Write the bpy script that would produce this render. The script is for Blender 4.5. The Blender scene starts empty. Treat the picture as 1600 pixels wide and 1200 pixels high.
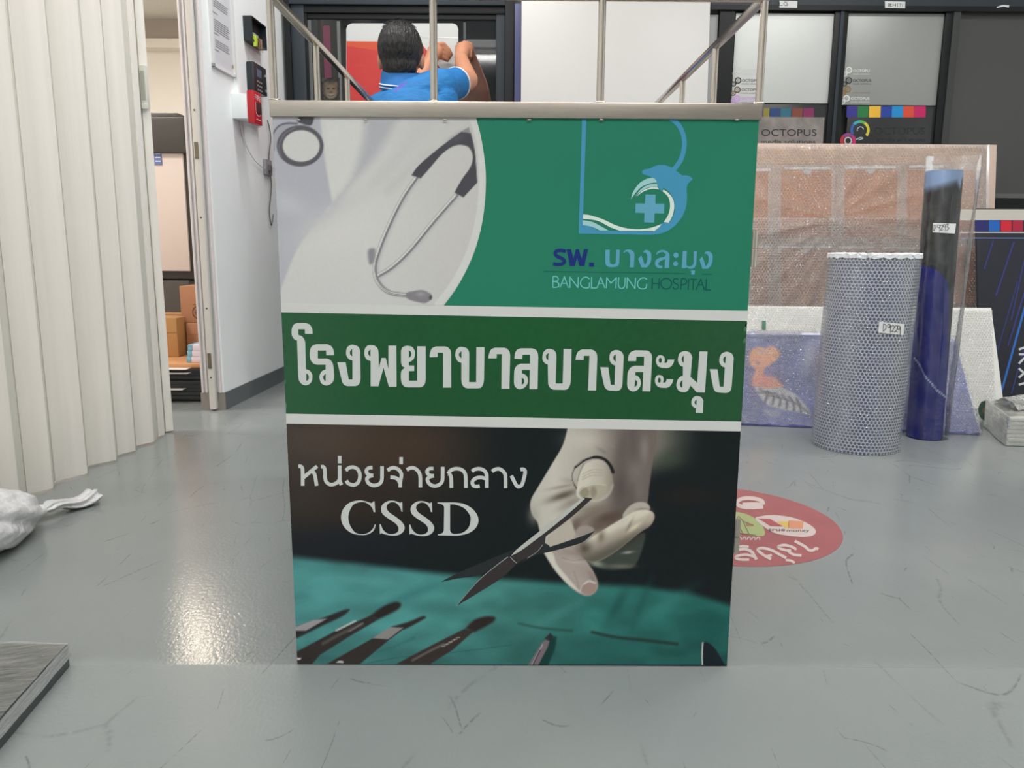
import bpy, bmesh, math, random
import numpy as np
from mathutils import Vector, Matrix
from mathutils.geometry import tessellate_polygon

random.seed(7); rng = np.random.default_rng(7)
SC = bpy.context.scene
COL = SC.collection

# ------------------------------------------------------------------ camera
F = 1206.0; H0 = 0.5718; PITCH = 0.17359; ROLL = 0.00623; YAW = 0.00383
def _basis():
    c, s = math.cos(PITCH), math.sin(PITCH)
    fw = np.array([0, c, -s]); up = np.array([0, s, c]); rt = np.array([1., 0, 0])
    r2 = math.cos(ROLL)*rt + math.sin(ROLL)*up
    u2 = -math.sin(ROLL)*rt + math.cos(ROLL)*up
    Rz = np.array([[math.cos(YAW), math.sin(YAW), 0], [-math.sin(YAW), math.cos(YAW), 0], [0, 0, 1]])
    return Rz@r2, Rz@u2, Rz@fw
RT, UP, FW = _basis(); CO = np.array([0, 0, H0])
cam_d = bpy.data.cameras.new('camera'); cam = bpy.data.objects.new('camera', cam_d); COL.objects.link(cam)
cam_d.sensor_fit = 'HORIZONTAL'; cam_d.sensor_width = 36; cam_d.lens = F/1600*36; cam_d.clip_start = 0.02
M = Matrix.Identity(4)
for i in range(3):
    M[i][0] = RT[i]; M[i][1] = UP[i]; M[i][2] = -FW[i]; M[i][3] = CO[i]
cam.matrix_world = M
SC.camera = cam

# ------------------------------------------------------------------ world, exposure, lights
SC.view_settings.view_transform = 'Standard'; SC.view_settings.look = 'None'
SC.view_settings.gamma = 1; SC.view_settings.use_curve_mapping = False
SC.view_settings.exposure = 0.0
w = bpy.data.worlds.new('world'); SC.world = w; w.use_nodes = True
w.node_tree.nodes['Background'].inputs[0].default_value = (0.8, 0.86, 0.9, 1)
w.node_tree.nodes['Background'].inputs[1].default_value = 0.05
CEIL = 2.55
# rows of fluorescent tubes: (centre x, centre y, length x, power, colour)
TUBES = [(-0.9, 0.93, 1.2, 15), (0.4, 0.93, 1.2, 13), (1.7, 0.93, 1.2, 17),
         (-0.35, 2.72, 1.0, 22), (1.6, 2.1, 1.2, 22),  # unseen tubes added to brighten the left wall and the things at right
         (-0.7, -1.3, 1.2, 30), (0.9, -1.3, 1.2, 30)]  # unseen tubes added behind the camera to light the kiosk front
# lamps of the room next door: x, y, power, size, colour, label
ROOM2_LAMPS = [(-2.30, 5.30, 13, .17, (1, .84, .68), 'small warm square ceiling lamp in the room next door'),
               (-3.40, 4.60, 56, .40, (1, .95, .90), 'large unseen ceiling lamp added to light the back wall of the room next door'),  # added to brighten the far wall, kept out of the floor reflection
               (-2.30, 2.30, 40, .40, (1, .95, .90), 'large unseen ceiling lamp added near the folding door to light the printer front')]  # added to light the front faces seen through the doorway

# ------------------------------------------------------------------ pixel -> place helpers
def ray(px, py): return FW + RT*((px-800)/F) + UP*((600-py)/F)
def onY(px, py, Y): d = ray(px, py); return CO + d*(Y/d[1])
def onX(px, py, X): d = ray(px, py); return CO + d*(X/d[0])
def onZ(px, py, Z=0.): d = ray(px, py); return CO + d*((Z-H0)/d[2])
def onP(px, py, p0, n):
    d = ray(px, py); n = np.asarray(n, float); return CO + d*(np.dot(np.asarray(p0)-CO, n)/np.dot(d, n))

# ------------------------------------------------------------------ materials
def lin(c):
    c = np.asarray(c, float)/255.
    return np.where(c <= .04045, c/12.92, ((c+.055)/1.055)**2.4)
def L4(c): l = lin(c); return (float(l[0]), float(l[1]), float(l[2]), 1.)
MATS = {}
def mat(name, col, rough=.5, metal=0., spec=.5, var=0., vscale=8., bump=0., bscale=60., coat=0., stretch=None, trans=0., alpha=1., emit=0., aniso=0.):
    if name in MATS: return MATS[name]
    m = bpy.data.materials.new(name); m.use_nodes = True; nt = m.node_tree
    b = nt.nodes['Principled BSDF']; b.inputs['Roughness'].default_value = rough
    b.inputs['Metallic'].default_value = metal; b.inputs['Specular IOR Level'].default_value = spec
    b.inputs['Coat Weight'].default_value = coat; b.inputs['Coat Roughness'].default_value = .08
    b.inputs['Transmission Weight'].default_value = trans; b.inputs['Alpha'].default_value = alpha
    c = L4(col); b.inputs['Base Color'].default_value = c
    if emit: b.inputs['Emission Color'].default_value = c; b.inputs['Emission Strength'].default_value = emit
    if aniso: b.inputs['Anisotropic'].default_value = aniso
    vec = None
    if var or bump:
        tc = nt.nodes.new('ShaderNodeTexCoord'); mp = nt.nodes.new('ShaderNodeMapping')
        nt.links.new(tc.outputs['Object'], mp.inputs['Vector'])
        if stretch: mp.inputs['Scale'].default_value = stretch
        vec = mp.outputs['Vector']
    if var:
        n = nt.nodes.new('ShaderNodeTexNoise'); n.inputs['Scale'].default_value = vscale; n.inputs['Detail'].default_value = 4
        r = nt.nodes.new('ShaderNodeValToRGB'); nt.links.new(vec, n.inputs['Vector']); nt.links.new(n.outputs['Fac'], r.inputs['Fac'])
        r.color_ramp.elements[0].position = .3; r.color_ramp.elements[1].position = .7
        r.color_ramp.elements[0].color = tuple(x*(1-var) for x in c[:3])+(1,)
        r.color_ramp.elements[1].color = tuple(min(1, x*(1+var)) for x in c[:3])+(1,)
        nt.links.new(r.outputs['Color'], b.inputs['Base Color'])
    if bump:
        n = nt.nodes.new('ShaderNodeTexNoise'); n.inputs['Scale'].default_value = bscale; n.inputs['Detail'].default_value = 3
        bp = nt.nodes.new('ShaderNodeBump'); bp.inputs['Strength'].default_value = bump; bp.inputs['Distance'].default_value = .01
        nt.links.new(vec, n.inputs['Vector']); nt.links.new(n.outputs['Fac'], bp.inputs['Height']); nt.links.new(bp.outputs['Normal'], b.inputs['Normal'])
    MATS[name] = m
    return m
PG = 1.42   # printed ink albedo relative to the tone it shows
def ink(c): return np.clip(lin(c)*PG, 0, .92)
def inkmat(name, c, rough=.42):
    if name in MATS: return MATS[name]
    m = mat(name, (128, 128, 128), rough, spec=.18); a = ink(c)
    m.node_tree.nodes['Principled BSDF'].inputs['Base Color'].default_value = (*map(float, a), 1.)
    return m
def vcolmat(name, rough=.42):
    if name in MATS: return MATS[name]
    m = mat(name, (128, 128, 128), rough, spec=.18); nt = m.node_tree
    a = nt.nodes.new('ShaderNodeVertexColor'); a.layer_name = 'ink'
    nt.links.new(a.outputs['Color'], nt.nodes['Principled BSDF'].inputs['Base Color'])
    return m
def nmath(nt, op, a, b=None, c=None):
    n = nt.nodes.new('ShaderNodeMath'); n.operation = op
    for i, v in enumerate((a, b, c)):
        if v is None: continue
        if isinstance(v, (int, float)): n.inputs[i].default_value = v
        else: nt.links.new(v, n.inputs[i])
    return n.outputs[0]
def hexdist(nt, pitch):
    """0 at a bubble's centre, .5 half way to the next one; bubbles sit on a staggered lattice in UV metres"""
    uv = nt.nodes.new('ShaderNodeUVMap'); uv.uv_map = 'UVMap'
    sp = nt.nodes.new('ShaderNodeSeparateXYZ'); nt.links.new(uv.outputs[0], sp.inputs[0])
    u = nmath(nt, 'DIVIDE', sp.outputs[0], pitch); v = nmath(nt, 'DIVIDE', sp.outputs[1], pitch*.866)
    row = nmath(nt, 'FLOOR', v); sh = nmath(nt, 'MULTIPLY', nmath(nt, 'MODULO', nmath(nt, 'ABSOLUTE', row), 2.), .5)
    x = nmath(nt, 'SUBTRACT', nmath(nt, 'FRACT', nmath(nt, 'ADD', u, sh)), .5)
    y = nmath(nt, 'MULTIPLY', nmath(nt, 'SUBTRACT', nmath(nt, 'FRACT', v), .5), .866)
    return nmath(nt, 'SQRT', nmath(nt, 'ADD', nmath(nt, 'MULTIPLY', x, x), nmath(nt, 'MULTIPLY', y, y)))
def filmshader(nt, fac, nrm, tint, rough, boost):
    """thin clear film: part white haze (fac), the rest see-through, with a glossy skin that follows its bumps"""
    N = nt.nodes; K = nt.links; N.remove(N['Principled BSDF']); out = N['Material Output']
    tr = N.new('ShaderNodeBsdfTransparent'); df = N.new('ShaderNodeBsdfDiffuse'); df.inputs['Color'].default_value = L4(tint)
    m1 = N.new('ShaderNodeMixShader'); K.new(fac, m1.inputs[0]); K.new(tr.outputs[0], m1.inputs[1]); K.new(df.outputs[0], m1.inputs[2])
    gl = N.new('ShaderNodeBsdfGlossy'); gl.inputs['Roughness'].default_value = rough; gl.inputs['Color'].default_value = (1, 1, 1, 1); K.new(nrm, gl.inputs['Normal'])
    fr = N.new('ShaderNodeFresnel'); fr.inputs['IOR'].default_value = 1.45; K.new(nrm, fr.inputs['Normal'])
    m2 = N.new('ShaderNodeMixShader'); K.new(nmath(nt, 'MINIMUM', nmath(nt, 'MULTIPLY', fr.outputs[0], boost), .8), m2.inputs[0]); K.new(m1.outputs[0], m2.inputs[1]); K.new(gl.outputs[0], m2.inputs[2])
    K.new(m2.outputs[0], out.inputs[0])
def bubblemat(name, tint=(225, 228, 230), pitch=.0105, clear=.75, rimclear=.45, rough=.12, bump=.6, boost=2.2, crease=.5):
    """clear bubble film: the bubbles let more through than the welded net between them"""
    if name in MATS: return MATS[name]
    m = bpy.data.materials.new(name); m.use_nodes = True; nt = m.node_tree
    d = hexdist(nt, pitch)
    mr = nt.nodes.new('ShaderNodeMapRange'); mr.interpolation_type = 'SMOOTHSTEP'; nt.links.new(d, mr.inputs[0])
    mr.inputs[1].default_value = .30; mr.inputs[2].default_value = .46; mr.inputs[3].default_value = 1-clear; mr.inputs[4].default_value = 1-rimclear
    h = nt.nodes.new('ShaderNodeMapRange'); h.interpolation_type = 'SMOOTHSTEP'; nt.links.new(d, h.inputs[0])
    h.inputs[1].default_value = .1; h.inputs[2].default_value = .48; h.inputs[3].default_value = 1; h.inputs[4].default_value = 0
    uv = nt.nodes.new('ShaderNodeUVMap'); uv.uv_map = 'UVMap'; nz = nt.nodes.new('ShaderNodeTexNoise'); nz.inputs['Scale'].default_value = 70; nz.inputs['Detail'].default_value = 3; nz.inputs['Distortion'].default_value = 1.2; nt.links.new(uv.outputs[0], nz.inputs['Vector'])
    hh_ = nmath(nt, 'ADD', h.outputs[0], nmath(nt, 'MULTIPLY', nz.outputs['Fac'], crease*3))
    bp = nt.nodes.new('ShaderNodeBump'); bp.inputs['Strength'].default_value = bump; bp.inputs['Distance'].default_value = .003
    nt.links.new(hh_, bp.inputs['Height'])
    filmshader(nt, mr.outputs[0], bp.outputs['Normal'], tint, rough, boost)
    MATS[name] = m
    return m

# ------------------------------------------------------------------ mesh building
class MB:
    def __init__(s): s.v = []; s.f = []; s.uv = None
    def add(s, vs, fs):
        o = len(s.v); s.v += [tuple(map(float, p)) for p in vs]; s.f += [tuple(i+o for i in f) for f in fs]; return s
    def box(s, x0, x1, y0, y1, z0, z1):
        return s.hexa([(x0,y0,z0),(x1,y0,z0),(x1,y1,z0),(x0,y1,z0),(x0,y0,z1),(x1,y0,z1),(x1,y1,z1),(x0,y1,z1)])
    def hexa(s, p):
        return s.add(p, [(0,3,2,1),(4,5,6,7),(0,1,5,4),(1,2,6,5),(2,3,7,6),(3,0,4,7)])
    def prism(s, foot, z0, z1):
        n = len(foot); vs = [(x, y, z0) for x, y in foot]+[(x, y, z1) for x, y in foot]
        return s.add(vs, [tuple(range(n))[::-1], tuple(range(n, 2*n))]+[(i, (i+1) % n, n+(i+1) % n, n+i) for i in range(n)])
    def tube(s, pts, r, n=10, cap=True):
        pts = [np.asarray(p, float) for p in pts]; k = len(pts)
        rs = r if hasattr(r, '__len__') else [r]*k
        vs = []; up0 = None
        for i in range(k):
            t = pts[min(i+1, k-1)]-pts[max(i-1, 0)]; t = t/(np.linalg.norm(t)+1e-12)
            if up0 is None:
                a = np.array([0, 0, 1.]) if abs(t[2]) < .9 else np.array([1., 0, 0])
            else: a = up0
            x = np.cross(a, t); x /= np.linalg.norm(x)+1e-12; y = np.cross(t, x); up0 = y
            vs += [tuple(pts[i]+rs[i]*(math.cos(q)*x+math.sin(q)*y)) for q in np.linspace(0, 2*math.pi, n, False)]
        fs = [(i*n+j, i*n+(j+1) % n, (i+1)*n+(j+1) % n, (i+1)*n+j) for i in range(k-1) for j in range(n)]
        if cap: fs += [tuple(range(n))[::-1], tuple(range((k-1)*n, k*n))]
        return s.add(vs, fs)
    def lathe(s, prof, c=(0, 0, 0), n=32):
        vs = []; fs = []; k = len(prof)
        for r, z in prof: vs += [(c[0]+r*math.cos(q), c[1]+r*math.sin(q), c[2]+z) for q in np.linspace(0, 2*math.pi, n, False)]
        fs = [(i*n+j, i*n+(j+1) % n, (i+1)*n+(j+1) % n, (i+1)*n+j) for i in range(k-1) for j in range(n)]
        fs += [tuple(range(n))[::-1], tuple(range((k-1)*n, k*n))]
        return s.add(vs, fs)
    def ball(s, c, r, n=16, m=10, R=None):
        r = np.array(r if hasattr(r, '__len__') else [r]*3, float); vs = []; fs = []
        for i in range(m+1):
            a = math.pi*i/m
            for j in range(n):
                q = 2*math.pi*j/n; p = r*np.array([math.sin(a)*math.cos(q), math.sin(a)*math.sin(q), math.cos(a)])
                if R is not None: p = R@p
                vs.append(tuple(np.asarray(c)+p))
        fs = [(i*n+j, (i+1)*n+j, (i+1)*n+(j+1) % n, i*n+(j+1) % n) for i in range(m) for j in range(n)]
        return s.add(vs, fs)
    def cone(s, a, b, ra, rb, n=16):
        """tapered capsule between two points"""
        a = np.asarray(a, float); b = np.asarray(b, float); t = b-a; l = np.linalg.norm(t); t /= l+1e-9
        P = []; R = []
        for k in range(5): q = math.pi/2*k/4; P.append(a-t*ra*math.cos(q)); R.append(max(ra*math.sin(q), 1e-4))
        for k in range(5): q = math.pi/2*(1-k/4); P.append(b+t*rb*math.cos(q)); R.append(max(rb*math.sin(q), 1e-4))
        return s.tube(P, R, n)
    def build(s, name, m, parent=None, smooth=False, bev=0., seg=2, weld=False):
        me = bpy.data.meshes.new(name); me.from_pydata(s.v, [], s.f)
        bm = bmesh.new(); bm.from_mesh(me)
        if weld: bmesh.ops.remove_doubles(bm, verts=bm.verts, dist=1e-5)
        bmesh.ops.recalc_face_normals(bm, faces=bm.faces)
        if bev:
            bmesh.ops.bevel(bm, geom=[e for e in bm.edges if len(e.link_faces) == 2 and e.calc_face_angle(0) > .6], offset=bev, segments=seg, affect='EDGES', profile=.6)
        bm.to_mesh(me); bm.free()
        return link(name, me, m, parent, smooth or bev > 0)
ROOTLOC = {}
def link(name, me, m, parent=None, smooth=False):
    o = bpy.data.objects.new(name, me); COL.objects.link(o)
    if m is not None: me.materials.append(m)
    if smooth:
        me.polygons.foreach_set('use_smooth', [True]*len(me.polygons))
        try: me.set_sharp_from_angle(angle=math.radians(38))
        except Exception: pass
    if parent is not None:
        o.parent = parent; o.matrix_parent_inverse = Matrix.Translation(-Vector(ROOTLOC.get(parent.name, (0, 0, 0))))
    return o
def tag(o, label=None, cat=None, group=None, kind=None):
    if label: o['label'] = label
    if cat: o['category'] = cat
    if group: o['group'] = group
    if kind: o['kind'] = kind
    return o
def thing(name, label, cat, loc=(0, 0, 0), group=None):
    o = bpy.data.objects.new(name, None); COL.objects.link(o); o.location = loc; o.empty_display_size = .05
    ROOTLOC[o.name] = tuple(map(float, loc))
    return tag(o, label, cat, group)
def gridmesh(name, m, parent, nu, nv, fn, uvfn=None, colfn=None, thick=0., smooth=True):
    """fn(U,V arrays in 0..1)->(n,3) points; optional uv in metres; optional ink colours"""
    u, v = np.meshgrid(np.linspace(0, 1, nu+1), np.linspace(0, 1, nv+1)); u = u.ravel(); v = v.ravel()
    P = fn(u, v); idx = np.arange((nu+1)*(nv+1)).reshape(nv+1, nu+1)
    q = np.stack([idx[:-1, :-1], idx[:-1, 1:], idx[1:, 1:], idx[1:, :-1]], -1).reshape(-1, 4)
    me = bpy.data.meshes.new(name); n = len(P); me.vertices.add(n); me.vertices.foreach_set('co', P.astype(np.float32).ravel())
    me.loops.add(q.size); me.loops.foreach_set('vertex_index', q.ravel().astype(np.int32))
    me.polygons.add(len(q)); me.polygons.foreach_set('loop_start', np.arange(0, q.size, 4, dtype=np.int32))
    me.polygons.foreach_set('loop_total', np.full(len(q), 4, np.int32)); me.update(calc_edges=True)
    if uvfn is not None:
        uvs = uvfn(u, v)[q.ravel()]; l = me.uv_layers.new(name='UVMap'); l.data.foreach_set('uv', uvs.astype(np.float32).ravel())
    if colfn is not None:
        c = colfn(u, v); a = me.color_attributes.new('ink', 'FLOAT_COLOR', 'POINT')
        a.data.foreach_set('color', np.concatenate([c, np.ones((n, 1))], 1).astype(np.float32).ravel())
    me.validate()
    o = link(name, me, m, parent, False)
    if smooth: me.polygons.foreach_set('use_smooth', [True]*len(me.polygons))
    if thick:
        s = o.modifiers.new('thickness', 'SOLIDIFY'); s.thickness = thick; s.offset = 0
    return o

# ------------------------------------------------------------------ flat drawing (lettering, emblems): curves in drawing units -> triangles
def path(pts, closed=True, k=6):
    """(x,y) smooth point, (x,y,1) corner"""
    n = len(pts); out = []
    P = [np.array(p[:2], float) for p in pts]; S = [len(p) > 2 for p in pts]
    for i in range(n if closed else n-1):
        j = (i+1) % n; a, b = P[i], P[j]
        if S[i] and S[j]: out.append(a); continue
        p0 = P[i-1] if (closed or i > 0) else a; p3 = P[(j+1) % n] if (closed or j < n-1) else b
        ta = (b-p0)/2 if not S[i] else (b-a)*.6; tb = (p3-a)/2 if not S[j] else (b-a)*.6
        la = np.linalg.norm(b-a)
        for t_, nm in ((ta, 0), (tb, 1)):
            l = np.linalg.norm(t_)
            if l > 1.2*la: t_ *= 1.2*la/l
        for q in range(k):
            t = q/k; h = ((2*t**3-3*t*t+1), (t**3-2*t*t+t), (-2*t**3+3*t*t), (t**3-t*t))
            out.append(h[0]*a+h[1]*ta+h[2]*b+h[3]*tb)
    if not closed: out.append(P[-1])
    return out
class Draw:
    """collects flat shapes in picture units; tf maps (x,y) -> picture pixel"""
    def __init__(s, ox=0, oy=0, sc=1.): s.V = []; s.T = []; s.E = []; s.n = 0; s.ox, s.oy, s.sc = ox, oy, sc
    def at(s, ox, oy, sc): s.ox, s.oy, s.sc = ox, oy, sc; return s
    def _t(s, p): return (s.ox+p[0]/s.sc, s.oy+p[1]/s.sc, s.n*6e-6)
    def _nx(s): s.n = (s.n+1) % 16
    def poly(s, outer, *holes, k=6):
        s._nx(); loops = [path(outer, True, k)]+[path(h, True, k) for h in holes]
        flat = [p for l in loops for p in l]; o = len(s.V); s.V += [s._t(p) for p in flat]
        for t in tessellate_polygon([[Vector((p[0], p[1], 0)) for p in l] for l in loops]): s.T.append(tuple(i+o for i in t))
        return s
    def sharp(s, *pts): return s.poly([(x, y, 1) for x, y in pts])
    def stroke(s, pts, w, k=6, closed=False):
        s._nx(); c = path(pts, closed, k)
        if closed: c = c+[c[0]]
        n = len(c); o = len(s.V); L = []
        for i in range(n):
            if closed and i in (0, n-1): t = c[1]-c[-2]
            else: t = c[min(i+1, n-1)]-c[max(i-1, 0)]
            t = t/(np.linalg.norm(t)+1e-9); nn = np.array([-t[1], t[0]])
            ww = (w if not hasattr(w, '__len__') else w[0]+(w[1]-w[0])*i/(n-1))/2
            L += [s._t(c[i]+nn*ww), s._t(c[i]-nn*ww)]
        s.V += L
        for i in range(n-1): a = o+2*i; s.T += [(a, a+1, a+3), (a, a+3, a+2)]
        return s
    def line(s, pts, w):
        """straight segments with round-ish joints"""
        for a, b in zip(pts[:-1], pts[1:]): s.stroke([(*a, 1), (*b, 1)], w)
        for p in pts[1:-1]: s.disc(p, w/2, n=8)
        return s
    def disc(s, c, r, ry=None, n=28):
        ry = ry or r; return s.poly([(c[0]+r*math.cos(q), c[1]+ry*math.sin(q), 1) for q in np.linspace(0, 2*math.pi, n, False)])
    def ring(s, c, r, w, n=36, ry=None, a0=0, a1=2*math.pi):
        ry = ry or r; full = a1-a0 > 6.28
        pts = [(c[0]+r*math.cos(q), c[1]+ry*math.sin(q), 1) for q in np.linspace(a0, a1, n, not full)]
        return s.stroke(pts, w, k=1, closed=full)
    def text(s, txt, x, y, h, width=None, shear=0., weight=0.):
        v, f = textmesh(txt, weight); v = np.array(v)
        v[:, 0] -= v[:, 0].min(); sc = h/.72
        sx = sc if width is None else width/v[:, 0].max()
        o = len(s.V); s.V += [s._t((x+p[0]*sx, y-p[1]*sc)) for p in v]; s.T += [tuple(i+o for i in t) for t in f]
        return s
    def build(s, name, m, parent, mapper):
        me = bpy.data.meshes.new(name); me.from_pydata([tuple(map(float, mapper(*p))) for p in s.V], [], s.T)
        return link(name, me, m, parent)
def textmesh(txt, weight=0.):
    cu = bpy.data.curves.new('t', 'FONT'); cu.body = txt; cu.size = 1; cu.resolution_u = 4; cu.offset = weight
    o = bpy.data.objects.new('t', cu); COL.objects.link(o)
    dg = bpy.context.evaluated_depsgraph_get(); dg.update(); me = o.evaluated_get(dg).to_mesh()
    v = [(p.co.x, p.co.y) for p in me.vertices]; f = [tuple(p.vertices) for p in me.polygons]
    o.evaluated_get(dg).to_mesh_clear(); bpy.data.objects.remove(o); bpy.data.curves.remove(cu)
    return v, f

# ------------------------------------------------------------------ painting printed photographs into vertex colours
def sst(a, b, x): t = np.clip((x-a)/(b-a), 0, 1); return t*t*(3-2*t)
def segd(X, Y, a, b):
    ax, ay = a; bx, by = b; dx, dy = bx-ax, by-ay; t = np.clip(((X-ax)*dx+(Y-ay)*dy)/(dx*dx+dy*dy+1e-9), 0, 1)
    return np.hypot(X-ax-t*dx, Y-ay-t*dy), t
def polyd(X, Y, pts):
    """signed distance, negative inside"""
    d = np.full(X.shape, 1e9); ins = np.zeros(X.shape, bool); n = len(pts)
    for i in range(n):
        a, b = pts[i], pts[(i+1) % n]; dd, _ = segd(X, Y, a, b); d = np.minimum(d, dd)
        if a[1] != b[1]:
            c = ((a[1] > Y) != (b[1] > Y)) & (X < (b[0]-a[0])*(Y-a[1])/(b[1]-a[1])+a[0]); ins ^= c
    return np.where(ins, -d, d)
class Paint:
    def __init__(s, X, Y): s.X, s.Y = X, Y; s.C = np.zeros(X.shape+(3,)); s.tf = lambda p: p
    def frame(s, ox, oy, sc): s.tf = lambda p: (ox+p[0]/sc, oy+p[1]/sc); s.k = 1/sc; return s
    def mix(s, a, col):
        col = np.asarray(col, float); a = a[:, None]; s.C = s.C*(1-a)+col*a; return s
    def poly(s, pts, col, blur=1., al=1., smooth=True):
        p = path(pts, True, 5) if smooth else [np.array(q[:2]) for q in pts]
        p = [s.tf(q) for q in p]; xs = [q[0] for q in p]; ys = [q[1] for q in p]; m = 2*blur+2
        sel = (s.X > min(xs)-m) & (s.X < max(xs)+m) & (s.Y > min(ys)-m) & (s.Y < max(ys)+m)
        a = np.zeros(s.X.shape); a[sel] = sst(blur, -blur, polyd(s.X[sel], s.Y[sel], p))*al
        if callable(col): col = col(s.X, s.Y)
        return s.mix(a, col)
    def stroke(s, pts, w, col, blur=.8, al=1., w1=None):
        p = [s.tf(q) for q in path(pts, False, 6)]; d = np.full(s.X.shape, 1e9); n = len(p)-1; w1 = w if w1 is None else w1
        for i in range(n):
            dd, t = segd(s.X, s.Y, p[i], p[i+1]); d = np.minimum(d, dd-s.k*(w+(w1-w)*(i+t)/n)/2)
        return s.mix(sst(blur, -blur, d)*al, col)
    def blob(s, c, rx, ry, col, al=1., ang=0.):
        c = s.tf(c); rx *= s.k; ry *= s.k; ca, sa = math.cos(ang), math.sin(ang)
        u = ((s.X-c[0])*ca+(s.Y-c[1])*sa)/rx; v = (-(s.X-c[0])*sa+(s.Y-c[1])*ca)/ry
        return s.mix(np.exp(-(u*u+v*v))*al, col)
    def ell(s, c, rx, ry, col, blur=1., al=1., ang=0.):
        c = s.tf(c); rx *= s.k; ry *= s.k; ca, sa = math.cos(ang), math.sin(ang)
        u = ((s.X-c[0])*ca+(s.Y-c[1])*sa)/rx; v = (-(s.X-c[0])*sa+(s.Y-c[1])*ca)/ry
        return s.mix(sst(blur, -blur, (np.hypot(u, v)-1)*min(rx, ry))*al, col)
def vnoise(X, Y, sc, seed=0):
    r = np.random.default_rng(seed); g = r.random((64, 64)); x = X/sc; y = Y/sc
    i = np.floor(x).astype(int); j = np.floor(y).astype(int); fx = x-i; fy = y-j; fx = fx*fx*(3-2*fx); fy = fy*fy*(3-2*fy)
    G = lambda a, b: g[a % 64, b % 64]
    return (G(i, j)*(1-fx)+G(i+1, j)*fx)*(1-fy)+(G(i, j+1)*(1-fx)+G(i+1, j+1)*fx)*fy

# ================================================================== SETTING
def floormat():
    m = bpy.data.materials.new('epoxy_floor'); m.use_nodes = True; nt = m.node_tree; N = nt.nodes; K = nt.links
    b = N['Principled BSDF']; tc = N.new('ShaderNodeTexCoord'); P = tc.outputs['Object']
    def noise(scale, det=4, dist=0., stretch=None, seed=0.):
        n = N.new('ShaderNodeTexNoise'); n.inputs['Scale'].default_value = scale; n.inputs['Detail'].default_value = det; n.inputs['Distortion'].default_value = dist
        mp = N.new('ShaderNodeMapping'); K.new(P, mp.inputs[0]); mp.inputs['Location'].default_value = (seed, seed*.7, 0)
        if stretch: mp.inputs['Scale'].default_value = stretch
        K.new(mp.outputs[0], n.inputs['Vector']); return n.outputs['Fac']
    def mr(x, a, b_, c, d):
        r = N.new('ShaderNodeMapRange'); K.new(x, r.inputs[0])
        for i, v in enumerate((a, b_, c, d)): r.inputs[i+1].default_value = v
        return r.outputs[0]
    base = N.new('ShaderNodeMix'); base.data_type = 'RGBA'; base.inputs[6].default_value = L4((128, 134, 133)); base.inputs[7].default_value = L4((139, 144, 142))
    K.new(mr(noise(2.2), .3, .7, 0, 1), base.inputs[0])
    # scuffs: short pieces of thin cell borders
    def scuff(scale, wid, msc, lo, seed, rot):
        mp = N.new('ShaderNodeMapping'); K.new(P, mp.inputs[0]); mp.inputs['Rotation'].default_value = (0, 0, rot); mp.inputs['Location'].default_value = (seed, seed, 0); mp.inputs['Scale'].default_value = (1, .35, 1)
        nz = N.new('ShaderNodeTexNoise'); nz.inputs['Scale'].default_value = 3; K.new(mp.outputs[0], nz.inputs[0])
        ad = N.new('ShaderNodeVectorMath'); ad.operation = 'MULTIPLY_ADD'; K.new(nz.outputs['Color'], ad.inputs[0]); ad.inputs[1].default_value = (.25, .25, 0); K.new(mp.outputs[0], ad.inputs[2])
        v = N.new('ShaderNodeTexVoronoi'); v.voronoi_dimensions = '2D'; v.feature = 'DISTANCE_TO_EDGE'; v.inputs['Scale'].default_value = scale; K.new(ad.outputs[0], v.inputs['Vector'])
        return nmath(nt, 'MULTIPLY', mr(v.outputs['Distance'], 0, wid, 1, 0), mr(noise(msc, 2, seed=seed+3), lo, lo+.05, 0, 1))
    s = nmath(nt, 'MAXIMUM', scuff(5, .007, 7, .54, 1.3, .5), nmath(nt, 'MAXIMUM', scuff(11, .011, 14, .56, 4.1, 2.), nmath(nt, 'MULTIPLY', scuff(4, .010, 5, .50, 7.7, 1.1), .5)))
    s2 = nmath(nt, 'MULTIPLY', s, mr(noise(120, 2), .32, .55, 0, .6))
    mix = N.new('ShaderNodeMix'); mix.data_type = 'RGBA'; K.new(base.outputs[2], mix.inputs[6]); mix.inputs[7].default_value = L4((62, 62, 60)); K.new(s2, mix.inputs[0])
    K.new(mix.outputs[2], b.inputs['Base Color'])
    # assumed seam: rougher in front, glossier behind, added to cut off the lamp glare
    sp = N.new('ShaderNodeSeparateXYZ'); K.new(P, sp.inputs[0])
    K.new(mr(sp.outputs[1], .986, .992, .36, .17), b.inputs['Roughness'])
    b.inputs['Specular IOR Level'].default_value = .5
    bp = N.new('ShaderNodeBump'); bp.inputs['Strength'].default_value = .09; bp.inputs['Distance'].default_value = .004
    K.new(noise(190, 2, stretch=(1, .7, 1)), bp.inputs['Height']); K.new(bp.outputs[0], b.inputs['Normal'])
    return m
FLOOR = floormat()
WHITE = mat('wall_paint_white', (238, 243, 243), .55, var=.03, vscale=3)
DARKW = mat('dark_wall_panel', (58, 58, 57), .35, var=.06, vscale=4)
FRAME = mat('black_aluminium', (20, 22, 24), .35, spec=.3)
tag(MB().box(-4.2, 3.4, -2.6, 7.2, -.1, 0).build('floor', FLOOR), kind='structure')
tag(MB().box(-4.2, 3.4, -2.6, 3.75, CEIL, CEIL+.1).build('ceiling', mat('ceiling_white', (214, 216, 214), .7)), kind='structure')
YB = 3.525
WA = np.array([-1.012, 2.70]); WB = np.array([-.972, YB])
wu = (WB-WA)/np.linalg.norm(WB-WA); wn = np.array([wu[1], -wu[0]])
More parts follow.
